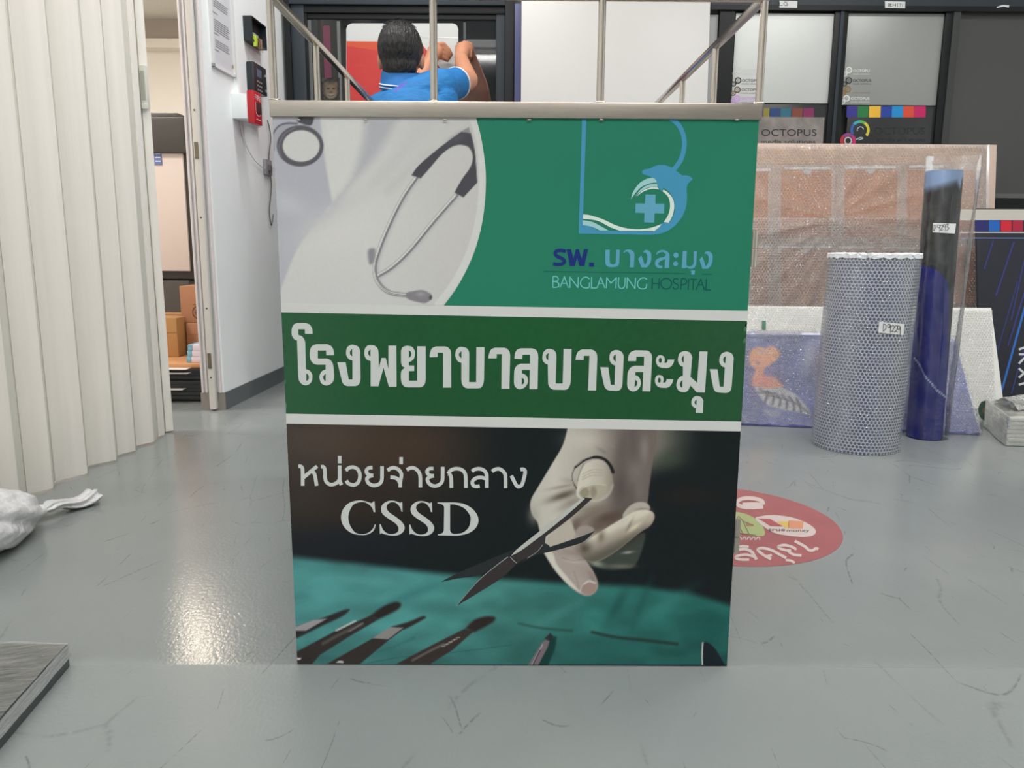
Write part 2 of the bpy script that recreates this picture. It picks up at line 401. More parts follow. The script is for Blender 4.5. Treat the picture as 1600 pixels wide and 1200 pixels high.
tag(MB().prism([tuple(WA), tuple(WB), (WB[0]-.08, WB[1]), (-1.090, 2.70)], 0, CEIL).build('wall_left', WHITE), kind='structure')
tag(MB().box(-1.20, -1.12, -2.6, 1.20, 0, CEIL).build('wall_left', WHITE), kind='structure')
tag(MB().box(-1.12, -1.02, 1.20, 2.70, 2.02, CEIL).build('wall_left', WHITE), kind='structure')
tag(MB().box(3.2, 3.3, -2.6, 3.75, 0, CEIL).build('wall_right', WHITE), kind='structure')
tag(MB().box(-1.2, 3.3, -2.7, -2.6, 0, CEIL).build('wall_front', mat('wall_far_grey', (190, 192, 190), .6)), kind='structure')
tag(MB().box(-.975, 3.3, YB, YB+.12, 0, CEIL).build('wall_back', DARKW), kind='structure')
# skirting on the far left wall, and round its end
BASE = mat('skirting_grey', (98, 104, 107), .4)
q0 = WA+wn*.006; q1 = WB+wn*.006
tag(MB().prism([tuple(WA+wn*.0), tuple(WB), tuple(q1), tuple(q0)], 0, .062).build('baseboard_left', BASE), kind='structure')
tag(MB().box(-1.094, -1.008, 2.694, 2.70, 0, .062).build('baseboard_left', mat('skirting_end', (140, 136, 130), .5)), kind='structure')
# door channel on the end of the wall
for xa, xb in ((-1.088, -1.080), (-1.072, -1.066), (-1.026, -1.018)): tag(MB().box(xa, xb, 2.688, 2.70, .062, 2.02).build('trim_5', mat('jamb_lilac', (226, 218, 220), .45), bev=.002), kind='structure')
d1 = MB(); d1.box(-1.056, -1.034, 2.672, 2.694, .006, 2.02); dch = tag(d1.build('trim_1', mat('channel_cream', (214, 210, 204), .4), bev=.002), kind='structure')
for (px, y0, y1) in ((311, 222, 248), (331, 552, 576)):
    a = onY(px, y0, 2.671); b = onY(px, y1, 2.671)
    MB().box(-1.052, -1.040, 2.669, 2.672, b[2], a[2]).build('strike_plate', mat('plate_steel', (120, 112, 100), .35, .8), dch)
for y in (172, 340, 482, 590):
    c = onY(318, y, 2.671)[2]
    MB().lathe([(0, -.001), (.003, -.001), (.003, .001), (0, .001)], (0, 0, 0), 10)
    MB().tube([(-1.045, 2.6725, c), (-1.045, 2.670, c)], .0028, 10).build('screw', mat('screw_dark', (70, 62, 55), .5, .5), dch)
# the room next door, seen through the opening
CREAM = mat('back_room_wall', (238, 232, 224), .6)
tag(MB().box(-4.2, -.9, 6.9, 7.0, 0, 2.42).build('wall_room_back', CREAM), kind='structure')
tag(MB().box(-4.2, -4.1, 1.2, 6.9, 0, 2.42).build('wall_room_left', CREAM), kind='structure')
tag(MB().box(-1.02, -.9, 3.66, 6.9, 0, 2.42).build('wall_room_right', CREAM), kind='structure')
tag(MB().box(-4.2, -1.2, 1.1, 1.2, 0, 2.42).build('wall_room_front', CREAM), kind='structure')
tag(MB().box(-4.2, -1.02, 1.1, 7.0, 2.42, 2.5).build('ceiling', mat('ceiling_textured', (222, 218, 210), .7, bump=.5, bscale=40)), kind='structure')
TR = mat('cornice', (206, 196, 184), .5)
tag(MB().box(-4.1, -1.02, 6.80, 6.9, 2.26, 2.42).build('trim_2', mat('cornice_brown_grey', (178, 168, 158), .6)), kind='structure')  # brown-grey band above the white one
tag(MB().box(-4.1, -1.02, 6.76, 6.9, 2.19, 2.26).build('trim_3', mat('cornice_white', (238, 232, 222), .5)), kind='structure')

# ------------------------------------------------------------------ ceiling lamps (out of frame)
def lampthing(name, label, x, y, z, l, wdt, power, col=(1, .968, .955), group=None):
    t = thing(name, label, 'ceiling light', (x, y, z), group)
    MB().box(x-l/2, x+l/2, y-wdt/2-.01, y+wdt/2+.01, z-.03, z).build('housing', mat('lamp_housing', (225, 226, 226), .4), t, bev=.004)
    m = mat('lamp_diffuser', (250, 246, 238), .5)
    MB().tube([(x-l/2+.02, y, z-.045), (x+l/2-.02, y, z-.045)], .013, 12).build('tube', m, t, smooth=True)
    ld = bpy.data.lights.new('tube_light', 'AREA'); ld.shape = 'RECTANGLE'; ld.size = l-.04; ld.size_y = wdt; ld.energy = power; ld.color = col
    lo = bpy.data.objects.new('tube_light', ld); COL.objects.link(lo); lo.location = (0, 0, -.065); lo.parent = t
    return t
where = ['above the left of the kiosk front', 'above the kiosk front', 'above the right of the kiosk front', 'added above the space behind the kiosk', 'added above the wrapped rolls',
         'added behind the viewer to the left', 'added behind the viewer to the right']
for (x, y, l, p), wh in zip(TUBES, where):
    lampthing('tube_lamp', 'long white ceiling tube lamp '+wh, x, y, CEIL, l, .05, p, group='ceiling tube lamps')
for x, y, p, sz, c, lab in ROOM2_LAMPS: lampthing('ceiling_panel_lamp', lab, x, y, 2.42, sz, sz, p, c)

# ================================================================== KIOSK COUNTER
FY = .9912; X0 = .0067; XL = X0-.3; XR = X0+.3; HT = .7486; DEP = .92
ZP = float(onY(800, 185.5, FY)[2])          # top of the printed panel
K = thing('kiosk_counter', 'printed hospital kiosk counter with a stainless steel band and low railing on top', 'counter', (X0, FY+DEP/2, 0))
STEEL = mat('brushed_steel', (182, 173, 162), .30, 1., var=.06, vscale=30, stretch=(1, 1, 14), bump=.03, bscale=200)
PIPE = mat('polished_pipe', (200, 190, 178), .16, 1.)
SIDE = mat('melamine_white', (222, 222, 220), .4)
MB().box(XL+.002, XR-.002, FY+.004, FY+DEP, .006, HT-.004).build('body', SIDE, K, bev=.002)
FP = MB().box(XL+.001, XR-.001, FY, FY+.004, .001, ZP+.004).build('front_panel', mat('panel_edge', (206, 208, 206), .45), K)
bd = MB(); bz0 = ZP; bz1 = HT; t = .014
o = .0016
bd.box(XL-o, XR+o, FY-.004, FY+t, bz0, bz1); bd.box(XL-o, XR+o, FY+DEP-t, FY+DEP+.004, bz0, bz1)
bd.box(XL-o, XL+t, FY+t, FY+DEP-t, bz0, bz1); bd.box(XR-t, XR+o, FY+t, FY+DEP-t, bz0, bz1)
band = bd.build('steel_band', STEEL, K, bev=.0012)
MB().box(XL+t, XR-t, FY+t, FY+DEP-t, HT-.006, HT-.003).build('top_sheet', STEEL, K)
for px in (466, 571, 695, 940, 827, 1152):
    c = onY(px, 186, FY-.004); MB().ball((c[0], FY-.0035, c[2]-.001), (.003, .0008, .001), 10, 6).build('clip', STEEL, band, smooth=True)
ZR = .8715; r = .0046
xs = [XL+.003, onY(678, 120, FY+.004)[0], onY(938.5, 120, FY+.004)[0], XR-.001]
for x in xs:
    p = MB().tube([(x, FY+.004, HT-.002), (x, FY+.004, ZR)], r, 14).build('post', PIPE, K, smooth=True)
    MB().ball((x, FY+.004, HT+.001), (.0075, .0065, .0024), 14, 8).build('weld', PIPE, p, smooth=True)
for sx in (xs[0], xs[-1]):
    for k in range(1, 5):
        y = FY+.004+k*.2245
        p = MB().tube([(sx, y, HT-.002), (sx, y, ZR)], r, 14).build('post', PIPE, K, smooth=True)
        MB().ball((sx, y, HT+.001), (.0075, .0065, .0024), 14, 8).build('weld', PIPE, p, smooth=True)
    MB().box(sx-r, sx+r, FY+.004, FY+.004+.898, ZR-r, ZR+r).build('rail', PIPE, K, bev=.0012)
MB().box(xs[0]-r, xs[-1]+r, FY+.004-r, FY+.004+r, ZR-r, ZR+r).build('rail', PIPE, K, bev=.0012)
for x in xs[1:3]:
    p = MB().tube([(x, FY+.902, HT-.002), (x, FY+.902, ZR)], r, 14).build('post', PIPE, K, smooth=True)
MB().box(xs[0]-r, xs[-1]+r, FY+.902-r, FY+.902+r, ZR-r, ZR+r).build('rail', PIPE, K, bev=.0012)
# hinge barrels on the right side
for (y0, y1, px) in ((360, 417, 1179), (812, 863, 1151)):
    a = onY(px, y0, FY+.006); b = onY(px, y1, FY+.006); zc = (a[2]+b[2])/2; hx = XR+.0036
    hg = MB().box(XR-.002, XR+.0012, FY+.006, FY+.04, b[2]+.004, a[2]-.004).build('hinge', PIPE, K)
    MB().tube([(hx, FY+.006, b[2]), (hx, FY+.006, zc-.0006)], .0046, 14).build('barrel', PIPE, hg, smooth=True)
    MB().tube([(hx, FY+.006, zc+.0006), (hx, FY+.006, a[2])], .0046, 14).build('barrel', PIPE, hg, smooth=True)

# ---- the print on the front: every shape is drawn where it lies on the panel
def face(layer):
    def f(px, py, e=0):
        p = onY(px, py, FY); return (min(max(p[0], XL+.001), XR-.001), FY-.00018*layer-e, min(max(p[2], .001), ZP+.003))
    return f
def facegrid(name, corners, step, paintfn, layer):
    """corners TL,TR,BR,BL in picture px"""
    TL, TRc, BR, BL = [np.array(c, float) for c in corners]
    nu = int(max(np.linalg.norm(TRc-TL), np.linalg.norm(BR-BL))/step); nv = int(np.linalg.norm(BL-TL)/step)
    st = {}
    def pix(u, v):
        v = 1-v; u = u[:, None]; v = v[:, None]
        return (TL*(1-u)+TRc*u)*(1-v)+(BL*(1-u)+BR*u)*v
    def fn(u, v):
        q = pix(u, v); d = FW[None]+RT[None]*((q[:, :1]-800)/F)+UP[None]*((600-q[:, 1:])/F); p = CO+d*(FY/d[:, 1:2])
        p[:, 0] = np.clip(p[:, 0], XL+.001, XR-.001); p[:, 1] = FY-.00018*layer; p[:, 2] = np.clip(p[:, 2], .001, ZP+.003); return p
    def col(u, v): q = pix(u, v); return ink(np.clip(paintfn(q[:, 0], q[:, 1]), 0, 255))
    return gridmesh(name, vcolmat('photo_print'), FP, nu, nv, fn, None, col, smooth=False)

# upper left: stethoscope on a white coat
def paint_coat(X, Y):
    P = Paint(X, Y); P.C[:] = (190, 189, 186); P.frame(420, 170, 3.75)
    P.mix(sst(560, 760, X)*.6, (176, 173, 170)); P.mix(sst(330, 480, Y)*.25, (176, 174, 176))
    P.poly([(0, 40, 1), (300, 40, 1), (322, 250), (345, 400), (372, 545, 1), (180, 800), (100, 980), (60, 1090, 1), (0, 1090, 1)], (163, 163, 170), 3)
    P.blob((120, 560), 120, 60, (180, 180, 184), .6, .4); P.blob((300, 640), 190, 60, (168, 168, 172), .8, -.6)
    P.poly([(330, 50, 1), (560, 50, 1), (520, 330), (470, 440), (375, 545, 1), (345, 300)], (192, 192, 188), 3)
    P.poly([(575, 50, 1), (760, 50, 1), (640, 260), (480, 440), (375, 560), (480, 430), (540, 250)], (163, 163, 167), 12)
    P.blob((880, 130), 90, 220, (176, 176, 178), .5, .7); P.blob((700, 350), 40, 220, (176, 175, 174), .5, .75)
    P.blob((420, 720), 240, 120, (194, 192, 188), .7, -.3)
    P.stroke([(700, 480), (850, 330), (960, 250)], 40, (172, 170, 170), 10, .5)
    # bell of the stethoscope
    P.poly([(175, 45, 1), (268, 45, 1), (245, 98), (172, 75)], (72, 72, 78), 1.5)
    P.ell((105, 170), 84, 88, (150, 150, 156), 2); P.stroke([(30, 240), (20, 165), (55, 105), (110, 85), (165, 88)], 11, (98, 98, 106), 1)
    P.ell((184, 218), 137, 121, (84, 82, 88), 1.2); P.ell((190, 218), 108, 92, (188, 187, 184), 1.2)
    P.stroke([(70, 280), (60, 220), (90, 150), (150, 112)], 10, (112, 110, 116), 1.5, .7)
    # binaural tubes
    for pts in ([(868, 398), (785, 520), (705, 680), (645, 830), (620, 930), (640, 1015), (705, 1075), (810, 1092)], [(1098, 508), (965, 660), (825, 830), (725, 925), (645, 975)]):
        P.stroke([(x+14, y+6) for x, y in pts], 22, (165, 164, 166), 4, .7)
        P.stroke(pts, 25, (116, 114, 118), .9); P.stroke([(x-4, y-2) for x, y in pts], 13, (196, 194, 190), .9); P.stroke([(x+2, y+1) for x, y in pts], 4, (105, 103, 108), .7, .9)
    P.poly([(835, 390, 1), (880, 330), (1000, 228), (1128, 134, 1), (1185, 142, 1), (1208, 250), (1222, 432, 1), (1140, 520, 1), (1088, 490, 1), (1130, 415), (1182, 340), (1195, 275), (1170, 225), (1120, 212), (1070, 225), (1010, 270), (940, 352), (890, 408, 1)], (70, 68, 74), .9)
    P.poly([(1128, 132, 1), (1172, 106, 1), (1184, 142, 1)], (140, 138, 140), .9); P.blob((1100, 175), 60, 22, (86, 84, 90), .6, -.6)
    P.poly([(582, 830), (622, 822), (618, 890), (590, 910)], (128, 126, 130), 3)
    P.poly([(808, 1078), (850, 1068), (900, 1062), (950, 1085), (955, 1110), (920, 1138), (870, 1132), (812, 1112)], (122, 119, 124), 1.2)
    P.blob((890, 1085), 26, 14, (150, 147, 150), .8); P.ell((948, 1106), 8, 14, (70, 68, 70), .8)
    P.stroke([(1192, 40), (1240, 200), (1253, 400), (1237, 620), (1182, 830), (1095, 1010), (990, 1150)], 44, (192, 192, 189), 1)
    P.C += (vnoise(X, Y, 2.1, 3)[:, None]-.5)*3
    return P.C
facegrid('stethoscope_photo', [(423, 180), (766, 182), (762, 478), (437, 474)], 1.5, paint_coat, 1)
g = Draw(420, 170, 3.75)
g.poly([(1208, 30, 1), (1248, 190), (1272, 400), (1255, 640), (1200, 850), (1112, 1030), (1022, 1158, 1), (2840, 1190, 1), (2900, 40, 1)])
g.build('green_field', inkmat('ink_teal_green', (34, 112, 88)), FP, face(2))
# white strips and the dark green title bar
Draw().sharp((420, 473.2), (440, 473.2), (800, 479.2), (1185, 485.6), (1185, 501.6), (800, 494.8), (420, 488)).build('white_strip', inkmat('ink_white', (190, 190, 187)), FP, face(3))
def paint_bar(X, Y):
    P = Paint(X, Y); P.C[:] = (28, 76, 44); P.frame(0, 0, 1)
    P.mix(sst(640, 440, X)*.8, (44, 82, 56)); P.mix(sst(980, 1160, X)*.6, (40, 76, 50)); P.blob((820, 520), 120, 50, (24, 80, 42), .7)
    P.C += (vnoise(X, Y, 3, 5)[:, None]-.5)*4
    return P.C
facegrid('title_bar', [(430, 487.5), (1180, 501.2), (1168, 659), (438, 646.5)], 6, paint_bar, 2)
Draw().sharp((430, 646.2), (800, 652), (1180, 658.6), (1180, 674), (800, 668), (430, 661.8)).build('white_strip', inkmat('ink_white', (190, 190, 187)), FP, face(3))

# lower photograph: gloved hand with scissors over green drapes
def paint_theatre(X, Y):
    P = Paint(X, Y); P.C[:] = (19, 25, 27); P.frame(0, 0, 1)
    P.blob((500, 690), 150, 70, (80, 68, 60), .9); P.blob((640, 700), 110, 60, (64, 49, 38), .85); P.blob((560, 790), 130, 50, (52, 40, 33), .7)
    P.blob((470, 760), 60, 90, (60, 52, 46), .6); P.blob((520, 850), 130, 26, (27, 30, 36), .8); P.blob((820, 700), 60, 50, (18, 24, 26), .8)
    P.blob((1075, 775), 60, 22, (38, 32, 28), .5)
    # drape
    bx = [440, 455, 560, 680, 800, 880, 1000, 1080, 1140, 1170]; by = [867, 869, 880, 894, 905, 910, 915, 926, 944, 952]
    e = np.interp(X, bx, by); d = Y-e
    base = np.stack([np.interp(X, [450, 620, 800, 950, 1140], c) for c in ((74, 70, 62, 44, 34), (136, 130, 122, 104, 92), (134, 128, 116, 98, 86))], -1)
    n1 = vnoise(X+Y*.6, Y*2.2-X*.3, 46, 11)[:, None]; n2 = vnoise(X*.8-Y, Y*1.6+X*.5, 24, 12)[:, None]
    base = base*(1+(n1-.5)*.22+(n2-.5)*.12); base *= (1-.16*sst(960, 1040, Y))[:, None]
    P.mix(sst(-7, 9, d), base)
    for c, rx, ry, col, a, an in (((965, 945), 8, 34, (26, 70, 66), .6, .5), ((1000, 950), 6, 40, (30, 80, 74), .6, .35), ((1040, 945), 10, 46, (56, 116, 108), .5, 1.0), ((870, 960), 60, 8, (74, 132, 126), .4, -.5),
                                 ((640, 930), 60, 7, (52, 108, 106), .6, -.35), ((560, 905), 60, 8, (88, 150, 148), .4, .1), ((760, 925), 50, 10, (80, 140, 134), .4, -.3), ((1110, 985), 30, 30, (24, 72, 70), .5, 0)):
        P.blob(c, rx, ry, col, a, an)
    P.frame(450, 920, 4.571)
    P.stroke([(570, 530), (800, 490), (1130, 460), (1600, 400)], 5, (40, 84, 80), .8, .8); P.stroke([(640, 450), (760, 410), (900, 350)], 14, (44, 98, 94), 3, .6)
    # scalpels
    P.poly([(230, 215, 1), (400, 150), (440, 150), (380, 200), (250, 260, 1), (90, 340, 1), (0, 380, 1), (0, 285, 1)], (42, 40, 40), 2.4)
    P.poly([(0, 290, 1), (180, 222, 1), (280, 212, 1), (130, 298, 1), (0, 300, 1)], (142, 138, 140), 1.5)
    P.poly([(590, 190, 1), (680, 125), (770, 92), (808, 110), (780, 150), (640, 220, 1)], (40, 36, 34), 3.2)
    P.poly([(20, 470, 1), (340, 300, 1), (600, 185, 1), (640, 222, 1), (470, 320, 1), (230, 470, 1), (170, 540, 1), (20, 540, 1)], (48, 44, 42), 1.6)
    P.stroke([(250, 390), (420, 300), (530, 250)], 22, (84, 80, 78), 2, .8)
    for k in range(7): P.stroke([(345+k*20, 296-k*10), (362+k*20, 290-k*10)], 14, (178, 178, 176), .8, .8)
    for k in range(6): P.stroke([(430+k*17, 305-k*10), (450+k*17, 300-k*11)], 7, (118, 114, 112), .8, .8)
    P.poly([(740, 270, 1), (860, 235), (960, 195), (985, 205), (900, 255), (830, 290, 1)], (44, 40, 38), 2.2)
    P.poly([(270, 540, 1), (600, 355, 1), (720, 290, 1), (830, 285, 1), (720, 365, 1), (600, 465, 1), (510, 540, 1)], (50, 45, 42), 1.2)
    P.poly([(603, 352, 1), (725, 275, 1), (825, 276, 1), (715, 360, 1)], (132, 128, 126), 1.2)
    P.poly([(1270, 280, 1), (1330, 222), (1420, 195), (1480, 205), (1460, 240), (1330, 310, 1)], (44, 36, 34), 3)
    P.poly([(765, 540, 1), (1060, 385, 1), (1260, 285, 1), (1330, 300, 1), (1170, 440, 1), (1010, 540, 1)], (54, 47, 44), 1.4)
    P.stroke([(890, 510), (1000, 450), (1110, 395)], 14, (104, 98, 94), 2, .9)
    for k in range(7): P.stroke([(1098+k*17, 410-k*10), (1122+k*17, 408-k*10)], 6, (160, 158, 154), .7, .9)
    P.poly([(50, 492, 1), (98, 492, 1), (88, 505, 1), (68, 508, 1)], (190, 190, 188), .7); P.poly([(345, 524, 1), (370, 512), (402, 520, 1), (392, 530, 1)], (190, 190, 188), .7)
    P.frame(790, 920, 4.444)
    P.stroke([(90, 240), (250, 272), (460, 290)], 12, (40, 72, 66), 2.5, .8, 18); P.stroke([(600, 300), (760, 335), (950, 355), (1190, 382)], 18, (34, 52, 46), 2.5, .9, 24)
    P.poly([(310, 320, 1), (355, 335, 1), (340, 420), (290, 540, 1), (220, 540, 1)], (22, 58, 54), 2.5)
    P.poly([(270, 345, 1), (310, 305, 1), (330, 330, 1), (310, 365, 1)], (40, 44, 44), 1.6)
    P.poly([(150, 540, 1), (250, 375, 1), (275, 355, 1), (305, 360, 1), (290, 410, 1), (220, 540, 1)], (112, 100, 106), 1.1)
    P.stroke([(175, 540), (258, 385)], 6, (170, 168, 170), .7, .9); P.stroke([(190, 525), (240, 425)], 7, (40, 38, 42), .7, .9)
    P.poly([(1360, 375, 1), (1400, 372), (1450, 410), (1490, 470), (1530, 545, 1), (1360, 545, 1)], (24, 32, 38), 1.2)
    P.stroke([(1368, 375), (1364, 450), (1366, 545)], 9, (190, 192, 188), .8)
    # forearm and hand in a latex glove
    P.frame(820, 660, 943/220)
    fa = sst(1110, 985, X)*sst(900, 940, X)*sst(752, 690, Y-(X-1040)*-.25)
    P.mix(fa, (142, 138, 122)); P.blob((960, 250), 120, 60, (60, 74, 58), .6); P.blob((880, 130), 40, 110, (104, 96, 92), .6)
    U = (X-820)*943/220
    g3 = np.stack([np.interp(U, [30, 200, 450, 600, 720, 860], c) for c in ((178, 186, 162, 118, 92, 104), (174, 181, 155, 110, 83, 94), (164, 171, 145, 104, 79, 88))], -1)
    P.poly([(290, 20, 1), (255, 150), (180, 280), (90, 430), (46, 505), (36, 560), (50, 620), (85, 670), (105, 745), (150, 820), (330, 870), (500, 800), (640, 720), (760, 650), (815, 560), (835, 420), (858, 260), (885, 120), (880, 20, 1)], g3, 1.3)
    for c, rx, ry, col, a, an in (((255, 490), 105, 26, (88, 78, 68), .95, -.35), ((300, 540), 90, 26, (120, 110, 100), .7, -.4), ((250, 430), 90, 12, (120, 112, 102), .6, -.2), ((200, 560), 90, 30, (186, 182, 172), .5, -.3), ((300, 390), 50, 18, (140, 132, 122), .5, .1),
                                 ((560, 640), 150, 60, (80, 65, 57), .95, -.2), ((480, 700), 110, 36, (92, 78, 70), .8, -.3), ((430, 620), 110, 30, (112, 98, 88), .7, -.5), ((470, 580), 120, 30, (118, 106, 96), .7, -.1), ((640, 430), 60, 170, (80, 72, 68), .9, .1), ((650, 190), 40, 150, (92, 84, 80), .85, .15),
                                 ((520, 190), 50, 12, (118, 110, 104), .7, .5), ((560, 140), 40, 10, (130, 122, 116), .6, .6), ((400, 120), 120, 60, (186, 181, 170), .6, 0), ((740, 330), 60, 90, (122, 112, 108), .7, 0), ((340, 690), 40, 60, (92, 76, 70), .8, .5),
                                 ((770, 470), 40, 80, (112, 104, 98), .7, 0), ((60, 620), 40, 60, (150, 147, 138), .6, 0), ((800, 180), 30, 90, (150, 140, 134), .5, 0)):
        P.blob(c, rx, ry, col, a, an)
    P.poly([(340, 735), (365, 700), (420, 690), (465, 712), (440, 745), (360, 760)], (150, 140, 132), 2, .9)
    P.poly([(140, 795, 1), (180, 740), (260, 660), (300, 650), (325, 700), (330, 770), (180, 835)], (174, 166, 154), 2)
    # ring finger below, then index finger
    P.poly([(425, 938), (500, 900), (640, 830), (790, 740), (800, 800), (740, 955), (640, 985), (520, 980)], (58, 64, 58), 2.4); P.blob((480, 945), 46, 20, (150, 156, 140), .8, .2); P.blob((690, 870), 36, 9, (172, 170, 166), .8, -.1); P.blob((700, 800), 90, 26, (56, 50, 46), .8, -.5); P.blob((640, 962), 90, 14, (112, 112, 100), .7)
    P.poly([(128, 872, 1), (200, 985), (290, 1085), (360, 1142), (425, 1161), (475, 1132), (490, 1078), (460, 1000), (405, 915), (345, 820, 1), (200, 838, 1)], (160, 148, 141), 1.2)
    P.poly([(128, 872, 1), (185, 870), (215, 950), (290, 1040), (375, 1140, 1), (290, 1085), (200, 985)], (196, 192, 180), 2)
    P.blob((330, 930), 60, 12, (186, 178, 172), .7, .15); P.stroke([(250, 905), (320, 925), (395, 915)], 5, (118, 104, 98), 1.6, .6); P.stroke([(330, 1000), (350, 1060), (360, 1110)], 5, (130, 117, 110), 2, .6); P.blob((300, 870), 70, 22, (140, 126, 120), .6, .2); P.blob((400, 1010), 34, 70, (150, 137, 131), .6, -.5); P.blob((455, 1040), 20, 60, (120, 106, 100), .6, -.5)
    P.ell((428, 1112), 52, 42, (146, 124, 114), 2.5, .8); P.stroke([(400, 1080), (430, 1062), (470, 1075)], 12, (200, 192, 184), 1.4, .8); P.stroke([(370, 1130), (385, 1090), (410, 1070)], 7, (190, 182, 174), 1.2, .8)
    # little finger tip and middle finger
    P.poly([(655, 625), (690, 570), (740, 538), (800, 534), (836, 560), (830, 590), (760, 610), (690, 660)], (166, 159, 150), 1.4); P.blob((790, 582), 40, 10, (110, 100, 94), .7)
    mid = [(365, 850), (430, 780), (530, 715), (640, 650), (720, 600), (800, 583), (855, 600), (868, 640), (840, 690), (780, 730), (690, 800), (600, 870), (500, 925), (420, 930), (370, 890)]
    P.poly(mid, (158, 148, 136), 1.4)
    t = ((Y-660)*943/220)+.47*((X-820)*943/220)   # across the finger
    dd = polyd(X, Y, [P.tf(q) for q in path(mid, True, 5)])
    P.mix(sst(1, -2, dd)*sst(1050, 975, t)*.9, (204, 198, 182)); P.mix(sst(1, -2, dd)*sst(1035, 1135, t)*.9, (84, 80, 70))
    for c, rx, ry, col, a, an in (((512, 765), 26, 44, (110, 98, 84), .8, .2), ((400, 840), 50, 50, (70, 60, 52), .8, 0), ((735, 700), 60, 14, (208, 198, 170), .8, -.6), ((700, 690), 10, 50, (112, 102, 90), .6, .5), ((840, 640), 18, 40, (178, 160, 146), .7, .2), ((650, 670), 60, 20, (184, 178, 168), .6, -.5)):
        P.blob(c, rx, ry, col, a, an)
    # thumb through the ring
    P.poly([(345, 480), (352, 420), (375, 330), (415, 272), (480, 250), (540, 266), (575, 320), (593, 400), (586, 455), (550, 505), (480, 530), (410, 525), (362, 506)],
           np.stack([np.interp(U, [340, 420, 520, 595], c) for c in ((196, 192, 172, 132), (191, 187, 165, 124), (178, 174, 152, 114))], -1), 1.2)
    P.poly([(362, 480), (380, 440), (440, 418), (510, 412), (550, 440), (545, 490), (480, 522), (410, 518)], (156, 148, 132), 3, .7); P.ell((400, 470), 32, 34, (128, 122, 98), 2.5, .7); P.ell((460, 465), 20, 36, (120, 110, 96), 2.5, .6)
    for yy, bend in ((330, -12), (350, -14), (365, -10)): P.stroke([(385, yy+18), (450, yy+bend), (520, yy-10)], 5, (140, 134, 122), 1.2, .6)
    P.stroke([(365, 460), (410, 428), (480, 412), (540, 420)], 5, (206, 200, 186), 1.2, .6); P.stroke([(500, 520), (560, 480), (588, 420)], 14, (176, 166, 152), 2, .5)
    P.stroke([(338, 300), (400, 252), (470, 232), (530, 245), (570, 285), (590, 330)], 14, (30, 28, 28), .9, 1, 24)
    P.stroke([(338, 296), (316, 350), (322, 400), (346, 440)], 8, (60, 56, 54), .8); P.stroke([(330, 310), (312, 360), (325, 415)], 4, (182, 178, 170), .7, .9); P.stroke([(345, 290), (400, 245), (450, 228)], 4, (190, 186, 178), .7, .8)
    P.stroke([(395, 275), (370, 330), (352, 390)], 5, (110, 104, 96), .9, .7)
    P.C += (vnoise(X, Y, 1.9, 8)[:, None]-.5)*3
    return P.C
facegrid('theatre_photo', [(440, 661), (1166, 673.5), (1136, 1040.5), (462, 1040)], 1.4, paint_theatre, 2)
d = Draw(680, 780, 6.667)
d.poly([(55, 862, 1), (215, 778), (500, 652), (830, 518, 1), (772, 600, 1), (620, 705), (450, 792), (250, 822)])
d.poly([(1085, 512, 1), (1140, 460, 1), (1172, 470), (1196, 502, 1), (1230, 482), (1500, 392), (1600, 352), (1665, 330, 1), (1560, 430), (1480, 468), (1200, 546), (1050, 582), (850, 690, 1)])
d.build('scissor_print', inkmat('ink_blade_dark', (40, 43, 44)), FP, face(3))
d = Draw(680, 780, 6.667)
d.poly([(222, 1110, 1), (450, 850), (640, 690), (755, 600, 1), (782, 596, 1), (852, 665, 1), (700, 812), (450, 972)])
d.poly([(778, 596, 1), (860, 512), (1100, 322), (1500, 12), (1540, -20, 1), (1640, -12, 1), (1400, 200), (1152, 385, 1), (1142, 460, 1), (1080, 530), (852, 666, 1)])
d.build('scissor_print', inkmat('ink_blade', (52, 48, 48)), FP, face(4))
d = Draw(680, 780, 6.667)
d.poly([(790, 588, 1), (850, 520), (1100, 320), (1500, 8), (1530, -18, 1), (1560, -10, 1), (1420, 120), (1180, 318), (900, 528)])
d.build('scissor_print', inkmat('ink_blade_light', (172, 175, 168)), FP, face(5))
d = Draw(680, 780, 6.667)
d.stroke([(222, 1108), (450, 846), (640, 686), (757, 598)], (3, 9)).stroke([(782, 597), (815, 635), (853, 664)], 7).stroke([(1120, 470), (1060, 545), (960, 610)], 5).stroke([(1240, 478), (1480, 395), (1640, 335)], 5)
d.build('scissor_print', inkmat('ink_blade_glint', (150, 152, 148)), FP, face(6))

# ---- emblem
BL = inkmat('ink_logo_blue', (64, 134, 168)); PALE = inkmat('ink_logo_pale', (146, 188, 188)); WAV = inkmat('ink_logo_white', (196, 210, 202)); CRS = inkmat('ink_logo_cross', (88, 150, 172)); NAVY = inkmat('ink_logo_navy', (24, 42, 108)); LB = inkmat('ink_logo_letter', (84, 146, 172)); LT = inkmat('ink_logo_thin', (96, 172, 168)); DT = inkmat('ink_logo_dark', (16, 76, 76))
d = Draw(860, 180, 6)
d.poly([(297, 30, 1), (337, 30, 1), (303, 1032, 1), (380, 1045), (450, 1082, 1), (975, 1090, 1), (1025, 1045), (1045, 1008, 1), (1108, 1013, 1), (1150, 945), (1168, 860), (1150, 780), (1105, 715), (1058, 680, 1), (1040, 716, 1), (1015, 680), (1003, 640), (990, 612), (960, 590, 1), (915, 569), (868, 552), (858, 530), (880, 510), (935, 498), (980, 476), (1030, 466), (1080, 470), (1135, 492), (1190, 530), (1235, 565, 1), (1288, 567), (1333, 597), (1305, 625), (1283, 655), (1277, 700), (1280, 770), (1270, 860), (1230, 960), (1150, 1050), (1050, 1105), (940, 1122, 1), (265, 1110, 1)])
d.stroke([(1122, 30), (1182, 72), (1226, 134), (1252, 220), (1252, 310), (1226, 408), (1182, 478), (1142, 522)], 44, k=8)
